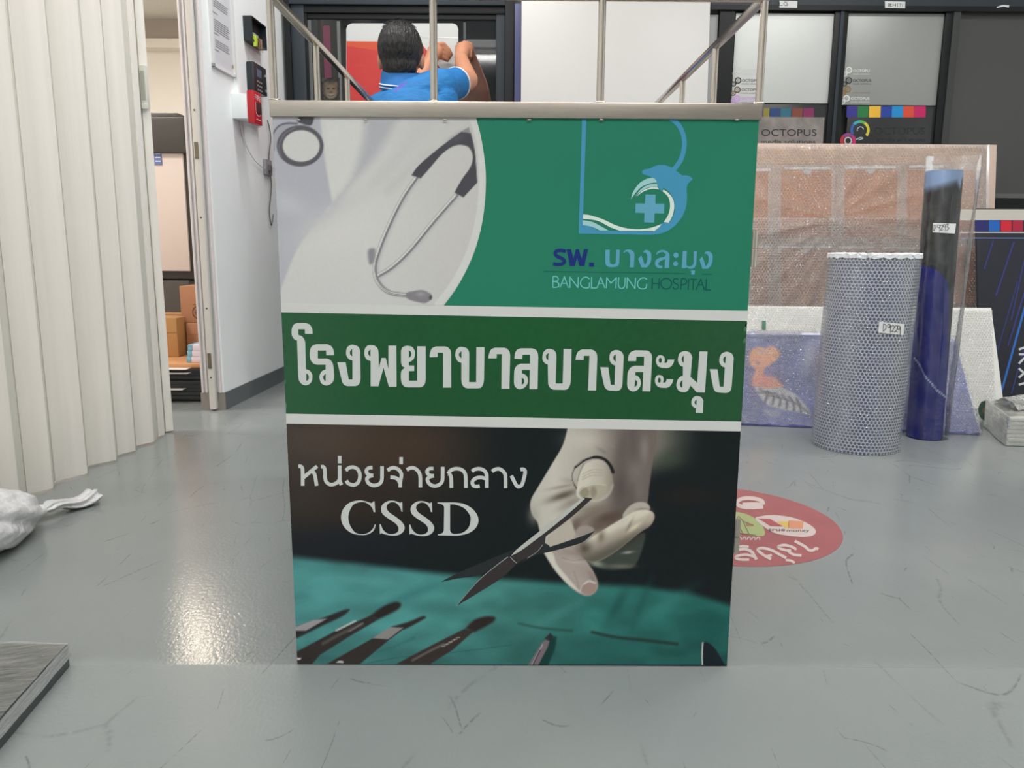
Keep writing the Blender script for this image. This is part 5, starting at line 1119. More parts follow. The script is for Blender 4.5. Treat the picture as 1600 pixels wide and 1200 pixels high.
# ================================================================== RIGHT SIDE
def plane_map(p0, n, lift=0.):
    n = np.asarray(n, float); n = n/np.linalg.norm(n); p0 = np.asarray(p0, float)
    def f(px, py, e=0): return onP(px, py, p0, n)+n*(lift+e)
    return f
def planegrid(name, m, parent, p0, n, quad, nu, nv, lift=0., dispfn=None, colfn=None, uvs=1., thick=0., smooth=True):
    """grid on a plane; quad = TL,TR,BR,BL px"""
    n = np.asarray(n, float); n = n/np.linalg.norm(n); p0 = np.asarray(p0, float); TL, TRc, BR, BL = [np.array(q, float) for q in quad]
    def pix(u, v):
        v = 1-v; u = u[:, None]; v = v[:, None]; return (TL*(1-u)+TRc*u)*(1-v)+(BL*(1-u)+BR*u)*v
    def fn(u, v):
        q = pix(u, v); d_ = FW[None]+RT[None]*((q[:, :1]-800)/F)+UP[None]*((600-q[:, 1:])/F); P = CO+d_*((np.dot(p0-CO, n))/(d_@n))[:, None]
        l = np.full(len(u), lift) if dispfn is None else lift+dispfn(u, v, q); P = P+n[None]*l[:, None]; P[:, 2] = np.maximum(P[:, 2], .0012); return P
    ex = np.array([n[1], -n[0], 0]); ex = ex/np.linalg.norm(ex); ex = -ex if ex[0] < 0 else ex; ey = np.cross(n, ex); ey = -ey if ey[2] < 0 else ey
    uvf = lambda u, v: np.stack([fn(u, v)@ex, fn(u, v)@ey], -1)*uvs
    cf = None if colfn is None else (lambda u, v: np.clip(lin(np.clip(colfn(*pix(u, v).T), 0, 255))*1.15, 0, .9))
    return gridmesh(name, m, parent, nu, nv, fn, uvf, cf, thick, smooth)
BUB = bubblemat('bubble_wrap', (240, 236, 232), .0125, .95, .79, .10, 1., 3., .9)
BUBB = bubblemat('bubble_wrap_blueish', (222, 226, 244), .0085, .95, .74, .12, 1., 3., 1.6)
CLR = bpy.data.materials.new('clear_film'); CLR.use_nodes = True; filmmat(CLR, (226, 228, 228), .01, .06, (30, 18, 1), .003, .06, 1.1)
def crumple(u, v, q, c, amp=.004, rays=17):
    a = np.arctan2(q[:, 1]-c[1], q[:, 0]-c[0]); r = np.hypot(q[:, 0]-c[0], q[:, 1]-c[1])
    k = np.abs(np.sin(a*rays/2+.8*np.sin(a*3)))**.5
    return amp*(1-k)*np.exp(-((r-70)/110)**2)*1.6+amp*.7*vnoise(q[:, 0], q[:, 1], 17, 21)+amp*.3*vnoise(q[:, 0]+q[:, 1], q[:, 1]-q[:, 0], 7, 22)

# --- tall cardboard board in bubble wrap
bx0 = .80; bx1 = 2.022; y0_, y1_ = 3.195, 3.325; z1_ = 1.010
N_B = np.array([0, -z1_, (y1_-y0_)]); P_B = (0, y0_, 0)
t = thing('wrapped_cardboard_panel', 'tall brown cardboard panel in clear bubble wrap leaning on the dark frames', 'panel', (1.4, y0_, 0))
leanboard('', '', '', bx0, bx1, y0_, y1_, z1_, .022, None).build('core', mat('wrap_core', (206, 184, 170), .6), t, bev=.003)
CB1 = mat('card_panel', (212, 156, 118), .65, var=.09, vscale=14); CB2 = mat('card_panel_pale', (216, 182, 154), .65, var=.06, vscale=14)
mp = plane_map(P_B, N_B, .0012)
for x0, x1 in ((1176, 1200), (1221, 1299), (1320, 1402), (1418, 1524)):
    for (ya, yb) in ((266, 371), (386, 476), (490, 620)):
        Draw().sharp((x0, ya), (x1, ya), (x1-1, yb), (x0-1, yb)).build('card', CB1, t, mp)
Draw().sharp((1100, 232), (1534, 231), (1534, 256), (1100, 257)).build('card', CB2, t, mp)
WS = mat('strip_white', (240, 238, 236), .45); mp2 = plane_map(P_B, N_B, .0022)
for x0, x1, y in ((1170, 1204, 266), (1225, 1297, 263.5), (1320.5, 1399, 262), (1420, 1474, 260.5), (1184, 1205, 386), (1215, 1300, 386.5), (1310, 1365, 387), (1378, 1450, 388)):
    Draw().sharp((x0, y-2.3), (x1, y-2.6), (x1, y+1.6), (x0, y+1.9)).build('white_strip', WS, t, mp2)
for x, y in ((1261, 266), (1360, 264.5), (1459, 263), (1258, 390), (1360, 391)):
    Draw().poly([(x-7.5, y, 1), (x+7.5, y, 1), (x+5, y+5), (x, y+7), (x-5, y+5)]).build('white_tab', mat('tab_white', (226, 224, 224), .5), t, mp2)
planegrid('bubble_film', BUB, t, P_B, N_B, [(1090, 229), (1538, 227), (1546, 620), (1070, 620)], 150, 130, .006, lambda u, v, q: crumple(u, v, q, (1300, 342), .011)*np.minimum(1, 8*u)*np.minimum(1, (1-u)*8))
planegrid('bubble_film', BUB, t, P_B, N_B, [(1120, 342), (1480, 340), (1490, 480), (1110, 480)], 120, 50, .014, lambda u, v, q: crumple(u, v, q, (1310, 345), .010, 23))
MB().tube([tuple(onP(x, y, P_B, N_B)+N_B/np.linalg.norm(N_B)*.018) for x, y in ((1540, 228), (1539, 330), (1540, 470), (1542, 560))], .006, 8).build('wrap_edge', BUB, t, smooth=True)

# --- navy banner
YN0, YN1, ZN = 2.985, 3.15, .742
N_N = np.array([0, -ZN, YN1-YN0]); P_N = (0, YN0, 0)
t = thing('navy_banner', 'dark navy banner board with blue streaks and colour squares at the right edge', 'banner', (2.2, YN0, 0))
leanboard('', '', '', 1.86, 2.75, YN0, YN1, ZN, .012, None).build('board', mat('banner_navy', (30, 33, 44), .35), t, bev=.001)
mpn = plane_map(P_N, N_N, .0006); mpn2 = plane_map(P_N, N_N, .0012)
Draw().sharp((1500, 327), (1760, 327.5), (1760, 343), (1500, 342.5)).build('header', mat('banner_cream', (190, 186, 176), .5), t, mpn)
for x0, x1, c in ((1524, 1543.5, (28, 30, 100)), (1545, 1562, (10, 92, 176)), (1563.5, 1580.5, (196, 20, 44)), (1582, 1598, (166, 14, 50)), (1600, 1616, (120, 16, 80)), (1618, 1634, (60, 60, 60))):
    Draw().sharp((x0, 344.5), (x1, 344.8), (x1, 362), (x0, 361.6)).build('colour_square', mat('bsq%d' % x0, c, .4), t, mpn)
Draw().sharp((1500, 342.5), (1760, 343), (1760, 344.3), (1500, 343.8)).sharp((1500, 362.5), (1760, 363), (1760, 364.5), (1500, 364)).build('white_line', mat('banner_line', (206, 206, 206), .5), t, mpn2)
Draw().sharp((1500, 371.5), (1760, 372), (1760, 373), (1500, 372.5)).build('fine_line', mat('banner_fine', (120, 140, 190), .5), t, mpn2)
SB1 = mat('streak_blue', (36, 104, 186), .4); SB2 = mat('streak_indigo', (44, 48, 116), .4)
for a, b, w_, m in (((1604, 470), (1561, 625), 3.4, SB1), ((1612, 420), (1575, 540), 2.6, SB2), ((1584, 378), (1556, 462), 2.4, SB2), ((1606, 380), (1580, 500), 2, SB2), ((1552, 375), (1538, 420), 2, SB2), ((1600, 545), (1580, 615), 2.2, SB2), ((1590, 440), (1552, 570), 1.6, SB2)):
    Draw().stroke([(*a, 1), (*b, 1)], w_).build('streak', m, t, mpn)
d = Draw(1500, 180, 2.73)
d.line([(250, 1000), (290, 985)], 9).line([(250, 1060), (290, 1020), (250, 1020)], 9).line([(250, 1080), (296, 1120)], 9).line([(250, 1120), (296, 1080)], 9).line([(250, 1150), (296, 1136)], 9)
d.build('lettering', mat('banner_letter', (206, 208, 212), .4), t, mpn2)

# --- white wrapped board
YW0, YW1, ZW1 = 2.80, 2.945, .361
N_W = np.array([0, -ZW1, YW1-YW0]); P_W = (0, YW0, 0)
t = thing('white_wrapped_board', 'white board in clear bubble wrap standing behind the blue wrapped picture', 'board', (1.3, YW0, 0))
leanboard('', '', '', .70, 1.838, YW0, YW1, ZW1, .016, None).build('board', mat('board_offwhite', (232, 232, 226), .5), t, bev=.002)
planegrid('bubble_film', bubblemat('bubble_wrap_white', (238, 238, 234), .0105, .72, .5, .12, .6, 2., .3), t, P_W, N_W, [(1100, 476), (1549, 484.5), (1556, 664), (1090, 664)], 120, 50, .003, lambda u, v, q: .003*vnoise(q[:, 0], q[:, 1], 14, 3))
Draw().sharp((1190, 502), (1196, 502), (1195.5, 516), (1189.5, 516)).build('green_mark', mat('mark_green', (64, 116, 88), .5), t, plane_map(P_W, N_W, .0065))

# --- picture of a bird in blue-tinted bubble wrap
pl = onZ(1160, 664); pr = onZ(1533, 680); tr_ = onY(1493, 530, 2.60); ptl = onY(1167, 518, 2.727)
uu = (pr-pl); vv = (tr_-pr); N_P = np.cross(uu, vv); N_P = N_P if N_P[1] < 0 else -N_P
t = thing('wrapped_bird_picture', 'wrapped picture of an orange crested bird on blue, leaning on the floor', 'picture', tuple((pl+pr)/2))
n_ = N_P/np.linalg.norm(N_P)
def quadslab(name, px4, lo, hi, m, parent, p0=pl, n=n_):
    A_ = [onP(x, y, p0, n)+n*hi for x, y in px4]; B_ = [onP(x, y, p0, n)+n*lo for x, y in px4]
    for l in (A_, B_):
        for p in l: p[2] = max(p[2], .001)
    return MB().add(A_+B_, [(0, 1, 2, 3), (7, 6, 5, 4), (0, 4, 5, 1), (1, 5, 6, 2), (2, 6, 7, 3), (3, 7, 4, 0)]).build(name, m, parent, bev=.002)
quadslab('panel', [(1105, 516), (1492, 530), (1531, 679), (1095, 661)], -.014, 0, mat('picture_backing', (120, 124, 160), .5), t)
def paint_bird(X, Y):
    P = Paint(X, Y); P.C[:] = (94, 103, 160); P.frame(1120, 500, 3.333)
    P.C *= (1+.35*(vnoise(X, Y, 26, 31)-.5)+.2*(vnoise(X, Y, 9, 32)-.5))[:, None]
    P.mix(sst(1440, 1480, X)*.35, (150, 150, 196)); P.blob((300, 200), 120, 60, (62, 70, 132), .7, -.6); P.blob((1000, 400), 60, 160, (190, 160, 170), .4); P.blob((1060, 200), 30, 90, (206, 170, 160), .5)
    P.blob((480, 190), 30, 90, (168, 172, 178), .8, .3); P.blob((515, 220), 14, 90, (140, 110, 100), .6)
    P.poly([(165, 215), (175, 170), (210, 140), (250, 150), (285, 135), (325, 165), (320, 200), (280, 235), (250, 255), (250, 290), (300, 300), (345, 345), (300, 362), (240, 355), (190, 345), (185, 300), (200, 260), (175, 235)], (232, 156, 92), 2.2)
    P.blob((250, 320), 60, 40, (232, 128, 96), .8); P.blob((240, 170), 60, 24, (240, 176, 96), .7); P.ell((216, 225), 7, 5, (90, 60, 50), 1)
    P.stroke([(175, 222), (160, 230), (150, 250)], 8, (110, 90, 90), 1)
    P.poly([(200, 350), (260, 358), (330, 352), (400, 380), (450, 430), (490, 490), (420, 480), (360, 470), (280, 450), (230, 410)], (196, 198, 194), 2.4)
    for k in range(6): P.stroke([(225+k*38, 362+k*10), (262+k*34, 385+k*12), (250+k*38, 430+k*10)], 12, (70, 68, 66), 1.4, .9)
    P.stroke([(210, 375), (300, 400), (400, 430), (480, 485)], 9, (84, 82, 78), 1.6, .8)
    P.poly([(240, 470), (320, 470), (330, 500), (280, 505)], (170, 170, 176), 3, .6)
    return P.C
planegrid('print', vcolmat('photo_print'), t, pl, n_, [(1105, 516), (1492, 530), (1531, 679), (1095, 661)], 190, 70, .0008, None, paint_bird, smooth=False)
planegrid('bubble_film', BUBB, t, pl, n_, [(1104, 515), (1493, 529), (1533, 680), (1094, 662)], 190, 80, .004, lambda u, v, q: .013*vnoise(q[:, 0], q[:, 1], 12, 41)+.007*vnoise(q[:, 0]*.5, q[:, 1]*1.6, 6, 42))
quadslab('top_seam', [(1105, 521), (1440, 526), (1440, 529), (1105, 524.5)], .010, .013, mat('film_seam', (196, 200, 220), .25), t)

# --- bubble-wrapped roll
RC = np.array([1.033, 2.236]); RR = .122; RHt = .562; tilt = np.array([.010, .0])
t = thing('bubble_wrap_roll', 'thick grey blue bubble wrapped roll standing upright with a handwritten label', 'roll', (RC[0], RC[1], 0))
def cyl(cx, r, z0, z1, wob=0.):
    def fn(u, v):
        th = -math.pi/2+u*2*math.pi; z = z0+(z1-z0)*v; rr_ = r*(1+wob*(vnoise(u*200, v*60, 6, 7)-.5)); x = cx[0]+tilt[0]*v+rr_*np.cos(th); y = cx[1]+rr_*np.sin(th); return np.stack([x, y, z], -1)
    return fn
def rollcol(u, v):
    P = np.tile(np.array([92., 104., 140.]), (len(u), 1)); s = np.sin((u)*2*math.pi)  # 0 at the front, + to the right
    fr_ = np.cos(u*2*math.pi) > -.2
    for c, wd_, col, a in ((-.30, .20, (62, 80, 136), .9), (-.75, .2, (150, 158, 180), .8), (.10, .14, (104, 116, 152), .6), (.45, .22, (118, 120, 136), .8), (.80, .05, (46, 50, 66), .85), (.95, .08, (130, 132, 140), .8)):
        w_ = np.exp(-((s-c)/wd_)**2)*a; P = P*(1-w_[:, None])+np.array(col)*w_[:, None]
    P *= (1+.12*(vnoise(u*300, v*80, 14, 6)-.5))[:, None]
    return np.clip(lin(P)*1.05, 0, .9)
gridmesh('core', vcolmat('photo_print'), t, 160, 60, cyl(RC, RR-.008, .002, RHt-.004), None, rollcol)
gridmesh('bubble_film', bubblemat('bubble_wrap_roll', (216, 220, 228), .0105, .92, .40, .10, .8, 1.6, .25), t, 160, 60, cyl(RC, RR, .0015, RHt, .03), lambda u, v: np.stack([u*2*math.pi*RR, v*RHt], -1))
f = MB(); f.lathe([(RR-.034, RHt-.006), (RR-.030, RHt+.002), (RR-.012, RHt+.003), (RR+.001, RHt+.001), (RR+.002, RHt-.010), (RR-.010, RHt-.012)], (RC[0]+tilt[0], RC[1], 0), 48)
f.v = [(x+.002*math.sin(i*1.7), y+.002*math.cos(i*2.3), z+.003*math.sin(i*2.9)) for i, (x, y, z) in enumerate(f.v)]
f.build('frayed_top', mat('fray_white', (224, 228, 230), .4, bump=.6, bscale=70), t, smooth=True)
MB().lathe([(.0, .001), (RR-.036, .001), (RR-.036, RHt-.02), (0, RHt-.02)], (RC[0]+tilt[0], RC[1], 0), 32).build('inner_roll', mat('roll_inside', (150, 156, 170), .6), t)
# label: a strip bent round the film
def bentmap(cx, r, dz=0.):
    def f_(px, py, e=0):
        d_ = ray(px, py); rr_ = r+e; a = d_[0]**2+d_[1]**2; b = -(d_[0]*cx[0]+d_[1]*cx[1]); c = cx[0]**2+cx[1]**2-rr_*rr_
        s = (-b-math.sqrt(max(b*b-a*c, 0)))/a; return CO+d_*s
    return f_
def label(t, q, marks, ox, oy, sc, bm_, w_=9):
    TL, TRc, BR, BLc = [np.array(x, float) for x in q]; d = Draw(); n = 8
    for i in range(n): 
        a, b = i/n, (i+1)/n; d.sharp(TL*(1-a)+TRc*a, TL*(1-b)+TRc*b, BLc*(1-b)+BR*b, BLc*(1-a)+BR*a)
    d.n = 0
    lo = d.build('label', mat('label_white', (228, 230, 230), .45), t, bm_)
    d = Draw(ox, oy, sc)
    for s_ in marks: d.stroke(s_, w_)
    d.build('handwriting', mat('pen_black', (30, 30, 34), .5), lo, lambda x, y, e=0: bm_(x, y, e+.0012))
nine = lambda x, y: [[(x+28, y+4), (x+8, y+2), (x+4, y+24), (x+20, y+36), (x+30, y+8), (x+28, y+84)]]
two = lambda x, y: [[(x, y+18), (x+14, y), (x+28, y+10), (x+22, y+36), (x, y+62), (x+12, y+56), (x+30, y+62)]]
label(t, [(1374, 502.5), (1413, 506.5), (1411.5, 523.5), (1372, 519.5)], [[(655, 745), (652, 815)], [(655, 748), (675, 756), (676, 790), (652, 816)]]+nine(690, 748)+two(726, 760)+two(758, 762)+nine(780, 765), 1270, 380, 5.926, bentmap(RC+[.008, 0], RR+.0035), 5)

# --- blue and black roll in a clear sleeve
TC = np.array([1.298, 2.345]); TRd = .051; THt = .812
t = thing('printed_film_roll', 'tall narrow blue and black film roll in a clear plastic sleeve with a label', 'roll', (TC[0], TC[1], 0))
lean = np.array([.022, .075])
def tcyl(r, z0, z1, sq=1., sh=0.):
    def fn(u, v):
        th = -math.pi/2+u*2*math.pi; z = z0+(z1-z0)*v; c = TC[None]+lean[None]*(z/THt)[:, None]
        return np.stack([c[:, 0]+sh*v+r*np.cos(th)*(sq if np.isscalar(sq) else 1), c[:, 1]+r*np.sin(th), z], -1)
    return fn
def tubecol(u, v):
    s = np.sin(u*2*math.pi); front = np.cos(u*2*math.pi) > 0
    g_ = np.interp(v, [0, .14, .24, .34, .44, .52, .58, .62, .645, .66], [1.4, 1.3, .92, .62, .48, .40, .2, -.2, -.75, -1.3])
    P = np.tile(np.array([36., 40., 42.]), (len(u), 1)); blue = sst(.05, -.05, s-g_)
    bl = np.array([30., 38., 128.])*(1+.25*(vnoise(u*90, v*12, 5, 3)-.5))[:, None]
    bk = np.array([46., 48., 48.])*(1+.9*(vnoise(u*70, v*70, 3, 4)-.5)*(v > .66))[:, None]
    P = bk*(1-blue[:, None])+bl*blue[:, None]
    top = sst(-.02, .02, v-(.950+.02*s-.10*np.clip(s-.25, 0, .25)*(s < .6))); P = P*(1-top[:, None])+np.array([150., 176., 212.])*top[:, None]
    ln = np.abs(v-np.interp(s, [-1, -.6, 0, .6, 1], [.30, .235, .19, .165, .155])) < .0035; P[ln & front] = (170, 186, 214)
    return np.clip(lin(P)*1.1, 0, .9)
gridmesh('film_roll', vcolmat('printed_film', .22), t, 120, 160, tcyl(TRd, .002, THt), None, tubecol)
gridmesh('clear_sleeve', CLR, t, 60, 40, lambda u, v: tcyl(TRd+.004, .003, .862)(u, v)+np.stack([.052*np.clip(np.sin(u*2*math.pi), 0, 1)*(.25+.75*v), 0*u, 0*u], -1)+.004*np.stack([vnoise(u*60, v*30, 5, 2), 0*u, 0*u], -1), lambda u, v: np.stack([u*.4, v*.9], -1))
MB().lathe([(0, .0), (TRd-.002, .0), (TRd-.002, .003), (0, .003)], (TC[0], TC[1], 0), 24).build('end_cap', mat('cap_blue', (30, 40, 120), .4), t)
zc = .62
label(t, [(1458, 348.5), (1494, 349.5), (1492, 365), (1457, 363)], [[(1088, 184), (1086, 222)], [(1086, 186), (1100, 196), (1086, 222)], [(1122, 190), (1110, 186), (1108, 200), (1120, 202), (1123, 186), (1120, 228)], [(1126, 192), (1134, 186), (1138, 198), (1126, 216), (1140, 214)], [(1152, 188), (1144, 184), (1142, 196), (1152, 198), (1155, 184), (1152, 222)], [(1158, 184), (1170, 182), (1164, 198), (1174, 206), (1160, 220)]], 1160, 300, 3.636, bentmap(TC+lean*.80, TRd+.008), 3)

# --- wrapped packages at the right edge
pc = onZ(1573, 697)[:2]; plb = onZ(1536, 664)[:2]; e1_ = (plb-pc); L1 = np.linalg.norm(e1_); e1_ /= L1; e2_ = np.array([.97, -.10]); e2_ /= np.linalg.norm(e2_)
t = thing('package_stack', 'stack of white boards in clear stretch wrap on the floor at the right edge', 'package', (float(pc[0]+.2), float(pc[1]+.1), 0))
PK = mat('package_white', (220, 221, 214), .45, var=.04, vscale=20); NP_ = 7; ph = .088/NP_
L1 = min(L1, .27)
for k in range(NP_):
    o_ = np.array([rng.uniform(-.003, .003), rng.uniform(-.003, .003)]); a = pc+o_
    MB().prism([tuple(a), tuple(a+e2_*.34), tuple(a+e2_*.34+e1_*L1), tuple(a+e1_*L1)], .001+k*ph, .001+(k+1)*ph-.0012).build('board', PK, t, bev=.0015)
STW = bpy.data.materials.new('package_film'); STW.use_nodes = True; filmmat(STW, (232, 233, 228), .12, .6, (20, 40, 1), .003, .12)
a_, b_, c_, d__ = pc-(e1_+e2_)*.004, pc+e2_*.345-e1_*.004, pc+e2_*.345+e1_*(L1+.004), pc+e1_*(L1+.004)-e2_*.004
def shell(u, v):
    k = u*4; P = np.empty((len(u), 2)); C4 = [a_, b_, c_, d__, a_]
    for i in range(4):
        m_ = (k >= i) & (k <= i+1); f_ = (k[m_]-i)[:, None]; P[m_] = C4[i]*(1-f_)+C4[i+1]*f_
    cen = (a_+c_)/2; P = P+(P-cen)*(.02*vnoise(u*120, v*20, 5, 6)-.004)[:, None]
    return np.concatenate([P, (.002+.088*v)[:, None]], 1)
gridmesh('stretch_film', STW, t, 120, 14, shell, lambda u, v: np.stack([u*1.2, v*.09], -1))
gridmesh('stretch_film', STW, t, 40, 30, lambda u, v: np.concatenate([a_[None]*((1-u)*(1-v))[:, None]+b_[None]*(u*(1-v))[:, None]+c_[None]*(u*v)[:, None]+d__[None]*((1-u)*v)[:, None], (.0905+.003*vnoise(u*60, v*60, 9, 3))[:, None]], 1), lambda u, v: np.stack([u*.34, v*.27], -1))
sc_ = onY(1597, 622, 2.33)
t = thing('bubble_wrap_scrap', 'crumpled grey bubble wrap scrap on top of the wrapped white boards', 'bubble wrap', (float(sc_[0]), 2.33, .094))
def scrap(u, v):
    x = onY(1574, 615, 2.36)[0]; z = .096+.030*np.sin(v*math.pi)*(.75+.5*vnoise(u*30, v*20, 4, 8))*np.interp(u, [0, .12, 1], [.75, 1, 1.15])
    return np.stack([x+u*.22, 2.30+v*.12+.012*np.sin(u*9), z], -1)
gridmesh('sheet', bubblemat('bubble_wrap_scrap', (206, 206, 202), .011, .45, .3, .15, .9), t, 40, 30, scrap, lambda u, v: np.stack([u*.22, v*.16], -1), thick=.002)
MB().tube([(onY(1574, 615, 2.36)[0]+.004, 2.335, .108), (onY(1574, 615, 2.36)[0]+.16, 2.345, .110)], .012, 12).build('rolled_edge', mat('scrap_grey', (150, 152, 148), .35, bump=.8, bscale=80), t, smooth=True)
gx = onZ(1535, 655)
t = thing('green_roll', 'dark green roll end lying on the floor behind the wrapped boards', 'roll', (float(gx[0]), 2.60, 0))
gxc = float(onY(1536.5, 640, 2.60)[0]); gr = .034
MB().tube([(gxc, 2.590, gr), (gxc+.34, 2.62, gr)], gr, 28).build('roll', mat('roll_green', (52, 92, 70), .4), t, smooth=True)
MB().tube([(gxc-.001, 2.590, gr), (gxc+.02, 2.592, gr)], .012, 16).build('core', mat('roll_core', (130, 110, 90), .6), t, smooth=True)

# --- round sticker on the floor
t = thing('floor_sticker', 'faded red round sticker with white lettering on the floor right of the kiosk', 'sticker', (.453, 1.579, 0))
SR = mat('sticker_red', (158, 92, 93), .35, var=.06, vscale=9); SWh = mat('sticker_white', (200, 186, 180), .4)
MB().lathe([(0, .0), (.2442, .0), (.2442, .0006), (0, .0006)], (.453, 1.579, 0), 96).build('disc', SR, t)
def flr(z):
    def f_(px, py, e=0): p = onZ(px, py, 0); return (p[0], p[1], z+e)
    return f_
def sdraw(): return Draw(1100, 740, 6.667)
sdraw().poly([(250, 400), (350, 405), (450, 430), (560, 490), (620, 570), (635, 630), (610, 655), (500, 650), (360, 625), (250, 620)]).build('green_oval', mat('sticker_green', (160, 172, 118), .4), t, flr(.0009))
sdraw().poly([(535, 475), (600, 446), (680, 437), (800, 442), (950, 470), (1090, 530), (1160, 590), (1150, 640), (1060, 664), (900, 655), (740, 625), (640, 570)]).build('white_oval', SWh, t, flr(.0010))
d = sdraw(); d.stroke([(610, 322), (500, 320), (400, 324)], 34).stroke([(618, 330), (600, 288), (500, 262), (400, 266), (345, 300), (370, 340), (470, 358), (615, 350)], 40)
d.build('lettering', SWh, t, flr(.0011)); d = sdraw(); d.stroke([(340, 765), (400, 762), (465, 766)], 24)
d.stroke([(340, 800), (430, 792), (495, 820), (525, 865), (545, 902)], 32).stroke([(525, 872), (440, 850), (350, 862), (330, 885), (380, 900), (470, 902)], 28)
d.stroke([(700, 895), (650, 872), (590, 832), (560, 795), (610, 782), (700, 802), (780, 845), (855, 885)], 30).stroke([(645, 868), (690, 858), (705, 850)], 26)
d.stroke([(1015, 858), (930, 848), (880, 815), (905, 800)], 28).stroke([(900, 812), (800, 790), (775, 765), (840, 750), (930, 775), (960, 800)], 28).stroke([(945, 708), (1050, 765), (1090, 800), (1130, 806), (1165, 785), (1190, 795)], 30)
d.stroke([(850, 908), (900, 912), (945, 936)], 26)
d.build('lettering', SWh, t, flr(.0011)); d = sdraw()
for k in range(5): d.stroke([(352+k*48, 695), (362+k*48, 672), (384+k*48, 672), (388+k*48, 698)], 10)
d.build('lettering', SWh, t, flr(.0011))
sdraw().poly([(565, 475, 1), (690, 478, 1), (760, 520), (818, 556, 1), (690, 552, 1), (630, 512)]).build('mark_red', mat('sticker_mark_red', (168, 84, 88), .4), t, flr(.0014))
sdraw().sharp((760, 505), (885, 505), (880, 576), (840, 570)).build('mark_yellow', mat('sticker_mark_yellow', (206, 178, 92), .4), t, flr(.0014))
sdraw().sharp((882, 494), (1036, 503), (1030, 580), (878, 576)).build('mark_orange', mat('sticker_mark_orange', (206, 140, 108), .4), t, flr(.0014))
d = sdraw(); d.text('true', 668, 604, 32, 178, weight=.02); d.text('money', 862, 612, 32, 235)
d.build('small_lettering', mat('sticker_brown', (104, 84, 80), .5), t, flr(.0014))
d = sdraw(); d.line([(345, 470), (360, 450), (400, 490), (470, 640)], 8).line([(365, 555), (400, 620)], 10).line([(400, 500), (515, 545)], 9).line([(360, 625), (540, 648)], 7)
d.build('house_drawing', mat('sticker_line', (120, 104, 84), .5), t, flr(.0014))
Draw(1100, 740, 6.667).sharp((440, 520), (515, 535), (512, 552), (440, 548)).build('house_roof', mat('sticker_roof', (170, 112, 86), .5), t, flr(.0013))

# ================================================================== PERSON
def blobmesh(name, m, parent, mb, vox, it=4, fac=.5):
    o = mb.build(name, m, parent, smooth=True)
    r_ = o.modifiers.new('join', 'REMESH'); r_.mode = 'VOXEL'; r_.voxel_size = vox; r_.use_smooth_shade = True
    s_ = o.modifiers.new('soft', 'SMOOTH'); s_.factor = fac; s_.iterations = it
    return o
pr_ = thing('person', 'black haired man in a blue polo shirt pressing a sign sheet onto the glass', 'person', (-.37, 2.86, 0))
SKIN = mat('skin', (196, 138, 108), .5, var=.05, vscale=30); SHIRT = mat('polo_blue', (14, 108, 172), .75, var=.10, vscale=14, bump=.9, bscale=15, stretch=(1, 1, 2.2)); TROU = mat('trouser_dark', (44, 48, 58), .8); HAIR = mat('hair_black', (15, 14, 14), .40, var=.5, vscale=60, stretch=(1, 1, .2), bump=1., bscale=150)
HC = np.array([-.404, 2.995, 1.272])
shL = np.array([-.468, 2.955, 1.062]); shR = np.array([-.262, 2.985, 1.150]); elR = np.array([-.170, 3.185, 1.222]); wrR = np.array([-.206, 3.355, 1.343]); elL = np.array([-.425, 3.205, 1.120]); wrL = np.array([-.338, 3.375, 1.325])
b = MB()
b.ball(HC, (.072, .090, .100)).ball(HC+[0, .035, -.045], (.055, .058, .062)).ball(HC+[.004, .098, -.012], (.012, .018, .022)).ball(HC+[0, .075, -.085], (.03, .028, .022))
for s in (-1, 1): b.ball(HC+[s*.076, .006, -.022], (.011, .020, .032))
b.cone((-.392, 2.955, 1.10), (-.402, 2.985, 1.20), .058, .054)
b.ball((-.365, 2.925, .98), (.145, .088, .17)).ball((-.37, 2.86, .82), (.125, .092, .15)).ball((-.37, 2.815, .69), (.138, .10, .10))
b.cone(shL, (-.36, 2.93, 1.08), .058, .06).cone(shR, (-.36, 2.93, 1.08), .06, .06)
b.cone(shR, elR, .052, .042).cone(elR, wrR, .041, .027).cone(shL, elL, .050, .041).cone(elL, wrL, .040, .026)
for s, x in ((-1, -.445), (1, -.295)):
    kn_ = (x+s*.02, 3.02, .42); an_ = (x+s*.01, 2.86, .09)
    b.cone((x, 2.82, .66), kn_, .082, .058).cone(kn_, an_, .055, .036).cone(an_, (x+s*.02, 2.98, .035), .034, .030)
# hands: palm, four bent fingers, thumb
def hand(b, wr, palm, fingers, thumb):
    b.cone(wr, palm, .026, .030); b.ball(palm, (.034, .018, .034))
    for ch in fingers+[thumb]:
        rs = [.0105, .0095, .0085, .0075]
        for i in range(len(ch)-1): b.cone(ch[i], ch[i+1], rs[min(i, 3)], rs[min(i+1, 3)], 12)
pL = np.array([-.318, 3.415, 1.378])
hand(b, wrL, pL, [[pL+[.008, .004, .030-.016*k], pL+[.034-.002*k, .030, .040-.018*k], pL+[.056-.003*k, .046, .022-.014*k], pL+[.066-.006*k, .056, .004-.008*k]] for k in range(4)], [pL+[-.012, .012, .026], pL+[-.018, .036, .048], pL+[.004, .052, .044]])
pR = np.array([-.200, 3.400, 1.384])
hand(b, wrR, pR, [[pR+[.006+.004*k, .010, .030-.016*k], pR+[.030, .030, .030-.016*k], pR+[.038-.004*k, .056, .014-.014*k], pR+[.014, .062, .006-.012*k]] for k in range(4)], [pR+[-.020, .012, .016], pR+[-.026, .038, .022], pR+[.000, .056, .024]])
body = blobmesh('body', SKIN, pr_, b, .0045, 3)
